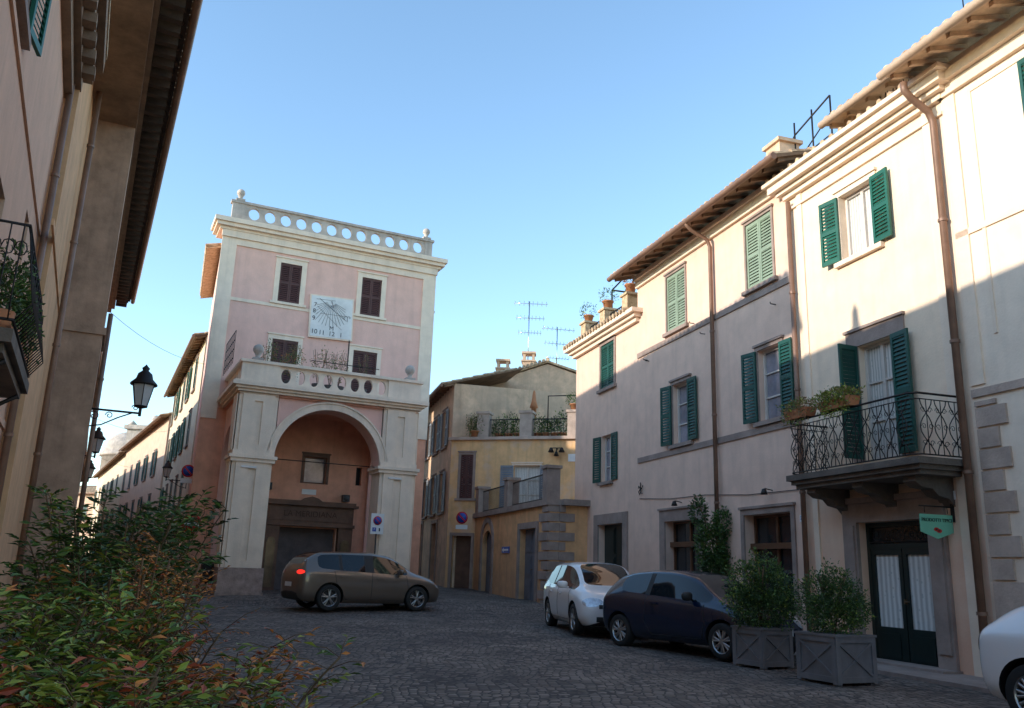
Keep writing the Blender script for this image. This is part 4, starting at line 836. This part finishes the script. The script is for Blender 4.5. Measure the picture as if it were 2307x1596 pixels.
def lantern(w,ang,s=1.0,label='black iron wall lantern on a scrolled bracket'):
    e=empty('wall_lantern',w,ang,label,'street lamp','wall lanterns'); e.scale=(s,s,s)
    mb=MB(); mb.tube([(0,0,-.02),(0,-1.05,-.02)],.022,6); mb.box(-.03,.03,-.03,0,-.42,.15)
    mb.tube([(0,-.03,-.4),(0,-.35,-.33),(0,-.65,-.15),(0,-.9,-.03)],.014,5)
    for cy,cz,r in ((-.2,-.16,.11),(-.48,-.12,.075),(-.95,.09,.07)): mb.tube([(0,cy+r*(1-.06*k)*math.cos(k*.65),cz+r*(1-.06*k)*math.sin(k*.65)) for k in range(13)],.010,5)
    mb.cyl((0,-1.05,-.08),(0,-1.05,.10),.03,n=8); mb.obj('bracket',e,['iron'])
    mb=MB(); n=6
    for k in range(n):
        t0,t1=2*math.pi*k/n,2*math.pi*(k+1)/n; f=lambda t,r,z:(math.cos(t)*r,-1.05+math.sin(t)*r,z); mb.quad(f(t0,.13,.14),f(t1,.13,.14),f(t1,.23,.58),f(t0,.23,.58))
    mb.obj('glass',e,['lamp_glass'])
    mb=MB()
    for k in range(n):
        t0=2*math.pi*k/n; mb.tube([(math.cos(t0)*.132,-1.05+math.sin(t0)*.132,.12),(math.cos(t0)*.235,-1.05+math.sin(t0)*.235,.59)],.012,4)
    mb.lathe([(.02,.08),(.15,.12),(.15,.14),(.0,.14)],(0,-1.05,0),6); mb.lathe([(0,.57),(.27,.58),(.27,.62),(.17,.72),(.14,.83),(.06,.90),(.08,.95),(.03,1.0),(0,1.04)],(0,-1.05,0),12); mb.obj('lamp_cap',e,['iron'])
    return e
lantern(OB.W(19.2,-.70,4.25),aL,1.0)
lantern(OB.W(33.0,0,4.7),aL,1.0); lantern(OB.W(48,.1,5.0),aL,1.0)
lantern((-13.85,37.0,4.6),math.atan2(-14.5,6.9),.8)
mb=MB()
def wire(a,c,sag=.4):
    a=Vector(a);c=Vector(c); mb.tube([a.lerp(c,k/10)-Vector((0,0,sag*4*(k/10)*(1-k/10))) for k in range(11)],.006,4)
wire(OB.W(24,-.1,8.2),PINK.W(-.7,4.2,8.0)); wire(OB.W(36,-.1,6.8),(-16,40,7.2)); wire(OB.W(40,-.1,6.0),(-19,46,6.0))
o=mb.obj('overhead_cable',None,['iron']); top(o,'thin dark cables strung across the narrow lane','cable')
# ------------------------------------------------------------------ planters
def planter(x,y,s,h,rz,label,bl,fs=1.0):
    e=empty('planter_box',(x,y,0.0),rz,label,'planter','grey planter boxes by the shop'); s2=s/2; mb=MB(); mb.box(-s2,s2,-s2,s2,.05,h)
    for q in range(4):
        mb.X=Matrix.Rotation(q*math.pi/2,4,'Z'); f=-s2
        mb.box(-s2-.012,-s2+.06,f-.02,f-.001,.02,h); mb.box(s2-.06,s2-.0,f-.02,f-.001,.02,h); mb.box(-s2+.06,s2-.06,f-.021,f-.001,h-.07,h); mb.box(-s2+.06,s2-.06,f-.021,f-.001,.04,.11)
        for sg in (-1,1): mb.X=Matrix.Rotation(q*math.pi/2,4,'Z')@Matrix.Translation((0,f-.009,h/2+.02))@Matrix.Rotation(sg*math.atan2(h-.2,s-.12),4,'Y'); L=math.hypot(h-.2,s-.12)/2; mb.box(-L,L,-.009 if sg>0 else -.006,.008,-.016,.016)
        mb.X=None
    mb.box(-s2-.03,s2+.03,-s2-.03,s2+.03,h,h+.03)
    for a in (-1,1):
        for c in (-1,1): mb.box(a*s2*.85-.04,a*s2*.85+.04,c*s2*.85-.04,c*s2*.85+.04,0,.05)
    mb.obj('box',e,['planter_grey'])
    sh=empty('planter_shrub',(x,y,h),0,bl,'shrub','shrubs in the grey planters'); sh.scale=(fs,fs,fs); blobleaves('foliage',[((0,0,.3),(.5,.5,.38)),((.1,-.1,.65),(.42,.42,.35)),((-.22,.1,.75),(.33,.33,.34)),((.12,.1,.95),(.25,.25,.27)),((-.35,-.2,.4),(.3,.3,.3)),((.4,0,.42),(.3,.3,.3)),((-.1,-.1,1.1),(.12,.12,.2)),((.3,.1,.9),(.12,.12,.22))],9500,.055,2.2,['leaf_dark','leaf_mid','leaf_lime'],(1.5,.8,.12),sh)
    mb=MB()
    for k in range(7): a=random.uniform(0,6.3); mb.tube([(0,0,-.03),(math.cos(a)*.1,math.sin(a)*.1,.5),(math.cos(a)*.25,math.sin(a)*.25,1.0)],.01,4)
    mb.obj('stems',sh,['stem'])
planter(3.98,13.65,.60,.56,R(-16+45),'grey painted wooden planter with crossed battens','bushy green shrub growing in a grey planter box',.93)
planter(4.46,11.95,.68,.60,R(-20+45),'grey painted wooden planter with crossed battens','bushy green shrub growing in a grey planter box',.76)
w=fr.W(-5.3,-.25); e=empty('climbing_plant',(w.x,w.y,.1),0,'dark climbing plant trained up the wall pipe','climber'); blobleaves('foliage',[((0,0,.6),(.5,.3,.6)),((.05,0,1.3),(.42,.28,.5)),((-.05,0,1.9),(.38,.25,.5)),((.2,-.1,2.4),(.22,.2,.3)),((-.3,.1,2.6),(.2,.15,.35))],11000,.075,2.0,['leaf_dark','leaf_mid'],(1.8,.4),e); mb=MB(); mb.tube([(0,0,0),(.1,0,1),(-.05,0,2),(-.3,.1,2.8)],.02,5); mb.obj('stems',e,['stem'])
# ------------------------------------------------------------------ cars
def car(name,label,loc,az,S,paint,glass_rng,wheels,wr,W,ws_rng,rw_rng,pill,opts):
    e=empty(name,loc,R(90)-az,label,'car','cars parked around the square')
    vs=[];fs=[];ms=[]
    full=[]
    for (x,zb,zs,zt,wm,wb,wf) in S:
        half=[(0,zb),(wm*.86,zb),(wm*.97,zb+.13),(wm,zb+(zs-zb)*.48),(wm*.985,zs-.13*(zs-zb)),(wb,zs),(wf,zs+(zt-zs)*.84),(wf*.86,zs+(zt-zs)*.97),(0,zt)]
        ring=half+[(-y,z) for y,z in half[-2:0:-1]]; full.append([(x,y,z) for y,z in ring])
    n=len(full[0])
    for r in full: vs+=r
    kk=[0,1,2,3,4,5,6,7,7,6,5,4,3,2,1,0]
    for i in range(len(S)-1):
        xm=(S[i][0]+S[i+1][0])/2
        for k in range(n):
            h=kk[k]; m=0
            if h==0: m=1
            if h==5 and glass_rng[0]<xm<glass_rng[1]: m=3 if any(a<xm<c for a,c in pill) else 2
            if h==7 and ws_rng[0]<xm<ws_rng[1]: m=4
            if h==7 and rw_rng[0]<xm<rw_rng[1]: m=5
            fs.append((i*n+k,i*n+(k+1)%n,(i+1)*n+(k+1)%n,(i+1)*n+k)); ms.append(m)
    fs.append(tuple(range(n))[::-1]); ms.append(0); fs.append(tuple((len(S)-1)*n+k for k in range(n))); ms.append(0)
    me=bpy.data.meshes.new('t'); me.from_pydata(vs,[],fs)
    for k in (paint,'car_trim','car_glass','car_trim','car_glass','car_glass'): me.materials.append(M[k])
    me.polygons.foreach_set("material_index",ms)
    import bmesh
    bm=bmesh.new(); bm.from_mesh(me); bmesh.ops.recalc_face_normals(bm,faces=bm.faces); bm.verts.ensure_lookup_table()
    cl=bm.edges.layers.float.get('crease_edge') or bm.edges.layers.float.new('crease_edge')
    for ed in bm.edges:
        if len(ed.link_faces)==2 and ed.link_faces[0].material_index!=ed.link_faces[1].material_index: ed[cl]=.7
        else:
            a,c=ed.verts[0].index%n,ed.verts[1].index%n
            if a==c and a in (4,n-4): ed[cl]=.45
            if a==c and a in (2,n-2): ed[cl]=.35
    bm.to_mesh(me); bm.free()
    o=bpy.data.objects.new('t',me); COL.objects.link(o); sm=o.modifiers.new('s','SUBSURF'); sm.levels=2; sm.render_levels=2
    cut=MB()
    for wx in wheels:
        for sg in (-1,1): cut.cyl((wx,sg*(W/2-.34),wr),(wx,sg*(W/2+.3),wr),wr+.055,n=32,m=1,sm=False)
    cm=cut.mesh('c',[paint,'car_trim']); co=bpy.data.objects.new('c',cm); COL.objects.link(co)
    bo=o.modifiers.new('b','BOOLEAN'); bo.object=co; bo.operation='DIFFERENCE'; bo.solver='EXACT'
    bpy.context.view_layer.update(); ev=bpy.data.meshes.new_from_object(o.evaluated_get(bpy.context.evaluated_depsgraph_get()))
    bpy.data.objects.remove(o); bpy.data.objects.remove(co)
    V=[v.co.copy() for v in ev.vertices]; polys=[(tuple(p.vertices),p.material_index) for p in ev.polygons]; bvh=BVHTree.FromPolygons(V,[p[0] for p in polys])
    def sub(nm,idx,mats,parent=e,side=None):
        sel=[p for p in polys if p[1] in idx and (side is None or side(sum((V[i] for i in p[0]),Vector())/len(p[0])))]
        if not sel: return None
        used=sorted({i for p in sel for i in p[0]}); mp={v:i for i,v in enumerate(used)}; m2=bpy.data.meshes.new(nm); m2.from_pydata([V[i] for i in used],[],[tuple(mp[i] for i in p[0]) for p in sel])
        for k in mats: m2.materials.append(M[k])
        m2.polygons.foreach_set("material_index",[idx.index(p[1]) for p in sel]); m2.polygons.foreach_set("use_smooth",[True]*len(sel)); m2.update()
        q=bpy.data.objects.new(nm,m2); COL.objects.link(q); q.parent=parent; return q
    body=sub('body',[0,1,3],[paint,'car_trim','car_trim'])
    try: body.data.set_sharp_from_angle(angle=R(40))
    except Exception: pass
    sub('side_window',[2],['car_glass'],side=lambda c:c.y<0); sub('side_window',[2],['car_glass'],side=lambda c:c.y>0); sub('windscreen',[4],['car_glass']); sub('rear_window',[5],['car_glass'])
    def ray(o_,d_):
        h=bvh.ray_cast(Vector(o_),Vector(d_),6); return h[0],h[1]
    def patch(nm,cen,u,v,d,nu,nv,mk,mask=None,off=.006,parent=e):
        u=Vector(u);v=Vector(v);d=Vector(d).normalized(); mb=MB(); pts=[];idx={}
        for i in range(nu+1):
            for j in range(nv+1):
                a,c=-1+2*i/nu,-1+2*j/nv
                if mask: a,c=mask(a,c)
                p,nr=ray(Vector(cen)+u*a+v*c-d*2.5,d)
                if p is not None: idx[i,j]=len(pts); pts.append(p-d*off)
        f=[(idx[i,j],idx[i+1,j],idx[i+1,j+1],idx[i,j+1]) for i in range(nu) for j in range(nv) if all(t in idx for t in((i,j),(i+1,j),(i+1,j+1),(i,j+1)))]
        mb.add(pts,f,0,True); return mb.obj(nm,parent,[mk])
    ell=lambda a,c:(a*math.sqrt(1-c*c/2),c*math.sqrt(1-a*a/2))
    for sg in (-1,1):
        seam=MB()
        for path in opts['seams']:
            P=[]
            for (xa,za),(xb,zb) in zip(path,path[1:]):
                for k in range(9):
                    t=k/8; p,nr=ray((xa+(xb-xa)*t,sg*2,za+(zb-za)*t),(0,-sg,0))
                    if p is not None: P.append(p+Vector((0,sg*.0005,0)))
            if len(P)>2: seam.tube(P,.006,4)
        seam.obj('door_seam',body,['car_trim'])
    for sg in (-1,1):
        for hx,hz in opts['handles']:
            p,nr=ray((hx,sg*2,hz),(0,-sg,0)); mb=MB(); mb.box(p.x-.09,p.x+.09,min(p.y,p.y+sg*.03),max(p.y,p.y+sg*.03),p.z-.015,p.z+.015); mb.obj('door_handle',e,[paint])
        mx,mz=opts['mirror']; p,nr=ray((mx,sg*2,mz-.04),(0,-sg,0)); mb=MB(); mb.X=Matrix.Translation((p.x,p.y+sg*.12,mz+.03))@Matrix.Diagonal((.6,1.15,.75,1)); mb.lathe([(0,-.1),(.07,-.085),(.1,-.03),(.1,.05),(.07,.09),(0,.1)],n=12); mb.X=None; mb.cyl((p.x,p.y-sg*.02,mz-.03),(p.x,p.y+sg*.1,mz),.02,n=6); mb.obj('wing_mirror',e,[opts.get('mirrorm',paint)])
    for sg in (-1,1):
        c=opts['head']; patch('headlight',(c[0],sg*c[1],c[2]),(-c[3]*math.sin(c[5]),sg*c[3]*math.cos(c[5]),0),(0,0,c[4]),(-math.cos(c[5]),-sg*math.sin(c[5]),0),8,5,'head_glass',ell)
        c=opts['tail']; patch('tail_light',(c[0],sg*c[1],c[2]),(math.sin(c[5])*c[3],sg*c[3]*math.cos(c[5]),0),(0,0,c[4]),(math.cos(c[5]),-sg*math.sin(c[5]),0),6,6,'brake_lit' if opts.get('lit') and sg<0 else 'tail_red',ell)
    L0,L1=S[0][0],S[-1][0]
    patch('grille',(L1,0,opts['gr'][0]),(0,opts['gr'][1],0),(0,0,opts['gr'][2]),(-1,0,0),10,3,'car_trim'); patch('lower_grille',(L1,0,.32),(0,.5,0),(0,0,.07),(-1,0,0),10,3,'car_trim')
    patch('number_plate',(L1,0,.45),(0,.26,0),(0,0,.055),(-1,0,0),4,2,'white_paint',off=.02); patch('number_plate',(L0,0,opts.get('rp',.75)),(0,.26,0),(0,0,.055),(1,0,0),4,2,'white_paint',off=.02)
    patch('emblem',(L1,0,opts['gr'][0]+.01),(0,.05,0),(0,0,.05),(-1,0,0),6,6,'chrome',ell,.014)
    patch('rear_bumper_trim',(L0,0,.36),(0,.6,0),(0,0,.06),(1,0,0),8,2,'car_trim')
    for wx in wheels:
        for sg in (-1,1):
            y=sg*(W/2-.12)
            mb=MB(); mb.cyl((wx,y-sg*.06,wr),(wx,y-sg*.0,wr),wr*.55,n=20,m=0); wh=mb.obj('wheel',e,['metal_dark'])
            prof=[(wr*.66,-.09),(wr*.9,-.1),(wr*.98,-.08),(wr,-.04),(wr,.04),(wr*.98,.08),(wr*.9,.1),(wr*.66,.09)]
            mb=MB(); mb.lathe(prof,(wx,y,wr),32,0,'y'); mb.obj('tyre',wh,['tyre'])
            mb=MB(); mb.lathe([(wr*.66,sg*.09),(wr*.62,sg*.08),(wr*.60,sg*.02)],(wx,y,wr),32,0,'y'); ns=opts.get('spokes',5)
            for k in range(ns):
                a=2*math.pi*k/ns+.3; 
                for da in (-.16,.16):
                    ca,sa=math.cos(a+da),math.sin(a+da); p0=Vector((wx+math.cos(a)*wr*.12,y+sg*.07,wr+math.sin(a)*wr*.12)); p1=Vector((wx+ca*wr*.63,y+sg*.065,wr+sa*wr*.63)); mb.cyl(p0,p1,.022,.018,n=5)
            mb.cyl((wx,y,wr),(wx,y+sg*.085,wr),wr*.17,n=14); mb.obj('rim',wh,['rim'])
    return e
K=.93
Sg=[(-2.16,.45,.72,.78,.60,.56,.48),(-2.12,.30,.88,.97,.79,.74,.62),(-2.04,.24,1.0,1.12,.85,.78,.66),(-1.90,.22,1.04,1.29,.87,.80,.64),(-1.68,.21,1.03,1.41,.88,.81,.62),(-1.45,.2,1.01,1.45,.88,.82,.62),(-1.05,.19,.98,1.465,.88,.83,.62),(-.98,.19,.975,1.47,.88,.83,.62),(-.3,.18,.95,1.475,.88,.83,.62),(-.12,.18,.945,1.475,.88,.83,.62),(-.05,.18,.94,1.472,.88,.83,.62),(.45,.18,.92,1.42,.88,.82,.60),(.75,.18,.91,1.29,.88,.82,.60),(1.02,.19,.9,1.12,.88,.82,.62),(1.25,.2,.88,.98,.88,.81,.66),(1.6,.21,.83,.90,.87,.79,.68),(1.9,.22,.75,.82,.83,.74,.62),(2.08,.24,.62,.70,.74,.66,.55),(2.16,.3,.52,.57,.55,.52,.45)]
Sg=[(s[0]*K,)+s[1:] for s in Sg]
sG=dict(seams=[[(.88,.9),(.93,.6),(.88,.28),(-.1,.28),(-.1,.94)],[(-.1,.28),(-.78,.28),(-.92,.5),(-1.07,.7),(-1.12,.97)]],handles=[(.12,.80),(-.88,.84)],mirror=(.67,.95),head=(1.86,.62,.66,.22,.075,R(35)),tail=(-1.95,.64,.93,.17,.055,R(40)),gr=(.60,.35,.05),lit=True,rp=.62)
gx,gy=-3.78,23.5
car('parked_car','grey brown metallic hatchback with brake light glowing',(gx,gy,zg(gx,gy)),R(58),Sg,'paint_grey',(-1.65,1.02),(-1.22,1.22),.32,1.76,(.46,1.2),(-1.93,-1.4),[(-1.03,-.88),(-.2,-.05)],sG)
Sw=[(-1.98,.42,.75,.8,.55,.52,.45),(-1.94,.28,.9,1.0,.74,.70,.6),(-1.86,.22,.98,1.15,.80,.75,.62),(-1.72,.21,.99,1.32,.83,.77,.60),(-1.5,.2,.98,1.42,.84,.78,.60),(-1.1,.19,.96,1.455,.84,.78,.6),(-.78,.18,.95,1.465,.84,.78,.6),(-.70,.18,.95,1.465,.84,.78,.6),(-.2,.18,.93,1.47,.84,.78,.6),(-.1,.18,.925,1.468,.84,.78,.6),(.35,.18,.91,1.43,.84,.78,.58),(.65,.18,.9,1.30,.84,.78,.58),(.95,.19,.89,1.10,.84,.78,.60),(1.15,.2,.87,.98,.84,.77,.64),(1.5,.2,.83,.90,.83,.76,.66),(1.75,.21,.76,.83,.79,.73,.62),(1.9,.23,.62,.70,.72,.66,.55),(1.97,.3,.52,.58,.55,.52,.45)]
sW=dict(seams=[[(.9,.88),(.95,.6),(.9,.28),(-.15,.28),(-.15,.92)],[(-.15,.28),(-.8,.28),(-.95,.5),(-1.1,.95)]],handles=[(.08,.79),(-.85,.81)],mirror=(.65,.94),head=(1.85,.56,.66,.2,.085,R(35)),tail=(-1.9,.6,.9,.13,.11,R(35)),gr=(.58,.45,.04),rp=.6)
wx_,wy_=2.02,19.4
car('parked_car','white small hatchback parked nose out by the houses',(wx_,wy_,zg(wx_,wy_)),R(171),Sw,'paint_white',(-1.6,1.05),(-1.22,1.24),.31,1.68,(.4,1.2),(-1.9,-1.45),[(-.8,-.68),(-.2,-.05)],sW)
Sn=[(-1.80,.42,.7,.75,.55,.52,.45),(-1.77,.28,.84,.92,.72,.66,.55),(-1.68,.22,.93,1.06,.79,.72,.58),(-1.5,.2,.98,1.22,.81,.75,.57),(-1.25,.19,.98,1.31,.815,.76,.56),(-.9,.18,.96,1.36,.815,.76,.56),(-.55,.18,.94,1.385,.815,.76,.56),(-.45,.18,.935,1.388,.815,.76,.56),(0,.18,.91,1.385,.815,.76,.56),(.35,.18,.89,1.32,.815,.76,.55),(.65,.18,.87,1.17,.815,.76,.55),(.95,.19,.85,.98,.81,.75,.58),(1.2,.2,.82,.90,.80,.74,.62),(1.5,.21,.74,.80,.77,.70,.58),(1.7,.23,.60,.67,.70,.62,.5),(1.8,.3,.5,.55,.52,.48,.4)]
sN=dict(seams=[[(.85,.84),(.88,.55),(.8,.28),(-.4,.28),(-.55,.5),(-.5,.93)]],handles=[(-.3,.80)],mirror=(.58,.92),mirrorm='car_trim',head=(1.62,.5,.62,.17,.11,R(35)),tail=(-1.7,.55,.84,.1,.13,R(40)),gr=(.48,.3,.03),spokes=7,rp=.6)
nx_,ny_=3.46,15.7
car('parked_car','dark navy rounded small car parked beside grey planters',(nx_,ny_,zg(nx_,ny_)),R(146),Sn,'paint_navy',(-1.35,.9),(-1.22,1.22),.285,1.63,(.3,1.1),(-1.75,-1.2),[(-.6,-.42)],sN)
Sf=[(x*.985,a,min(z,.92),t*(.90 if x<-1 else .97),w,bb,r) for x,a,z,t,w,bb,r in Sn]
sF=dict(sN); sF['spokes']=9; sF.pop('mirrorm'); sF['tail']=(-1.68,.60,.78,.08,.11,R(50)); sF['mirror']=(.55,.9)
car('parked_car','white rounded compact car parked beside the corner house',(6.25,7.85,0),R(155),Sf,'paint_white',(-1.35,.9),(-1.15,1.15),.30,1.63,(.3,1.1),(-1.75,-1.2),[(-.6,-.42)],sF)
# ------------------------------------------------------------------ foreground shrubs
nandina('tall dark green bamboo like shrub with drooping leaves',(-3.3,7.4,0),58,1.8,.72,(.05,0),7,[[0,0,1],[0,1,1],[0,0,0,1],[0,1,2]],.085,dens=11)
nandina('dark green shrub with mixed bronze leaves',(-2.8,6.2,0),42,1.35,.5,(.05,0),7,[[0,1],[0,1,1],[4,1,1],[0,1,2]],.075)
nandina('low leafy green shrub with red tinged leaves',(-2.1,3.9,0),76,1.12,.55,(.1,.05),7,[[1,1,2],[1,1,2],[1,2,4],[2,2,1]],.065)
nandina('low green shrub with yellow and red leaves',(-1.5,3.0,0),86,.95,.5,(.12,.05),7,[[1,1,2],[2,2,1],[1,2],[3,4,2]],.06)
nandina('red and orange leaved sprigs of a low shrub',(-1.33,3.9,0),26,.98,.45,(.2,.1),6,[[3,4,4],[4,1,2],[4,4,3],[2,1,4]],.055)
nandina('sparse low shrub with green and russet leaves',(-.92,2.9,0),28,.78,.32,(.1,.03),6,[[1,2,2],[3,4,1],[1,1,2]],.055)
nandina('russet seed sprays rising from a low shrub',(-1.95,4.8,0),32,1.4,.34,(.12,0),8,[[4,4,3],[4,4,4]],.032)
# ------------------------------------------------------------------ light, sky, camera
SA,SE=R(-113),R(16)
w=bpy.data.worlds.new("World"); scene.world=w; w.use_nodes=True; nt=w.node_tree; bg=nt.nodes["Background"]; sky=nt.nodes.new("ShaderNodeTexSky"); sky.sky_type='NISHITA'; sky.sun_disc=False; sky.sun_elevation=SE; sky.sun_rotation=SA%(2*math.pi); sky.air_density=1.0; sky.dust_density=.25; sky.ozone_density=1.3
tint=nt.nodes.new("ShaderNodeMix"); tint.data_type='RGBA'; tint.blend_type='MULTIPLY'; tint.inputs[0].default_value=1; tint.inputs[7].default_value=(.84,.94,.97,1); nt.links.new(sky.outputs[0],tint.inputs[6]); nt.links.new(tint.outputs[2],bg.inputs[0]); bg.inputs[1].default_value=.42
sv=Vector((math.sin(SA)*math.cos(SE),math.cos(SA)*math.cos(SE),math.sin(SE))); sl=bpy.data.lights.new('sun','SUN'); sl.energy=5; sl.angle=R(.5); sl.color=(1,.91,.78); so=bpy.data.objects.new('sun',sl); COL.objects.link(so); so.rotation_euler=sv.to_track_quat('Z','Y').to_euler(); so.location=(-30,-20,30)
pitch,roll=.2496,.0337; cr,sr=math.cos(roll),math.sin(roll); r0=Vector((1,0,0)); u0=Vector((0,-math.sin(pitch),math.cos(pitch))); rx=r0*cr+u0*sr; uy=-r0*sr+u0*cr; bz=rx.cross(uy)
cam=bpy.data.cameras.new('camera'); cam.sensor_width=36; cam.lens=36*1912.8/2307; cam.clip_end=3000; cam.clip_start=.05; co=bpy.data.objects.new('camera',cam); COL.objects.link(co)
mw=Matrix(((rx.x,uy.x,bz.x,0),(rx.y,uy.y,bz.y,0),(rx.z,uy.z,bz.z,1.3),(0,0,0,1))); co.matrix_world=mw; scene.camera=co
scene.view_settings.view_transform='Standard'; scene.view_settings.look='None'; scene.view_settings.exposure=0
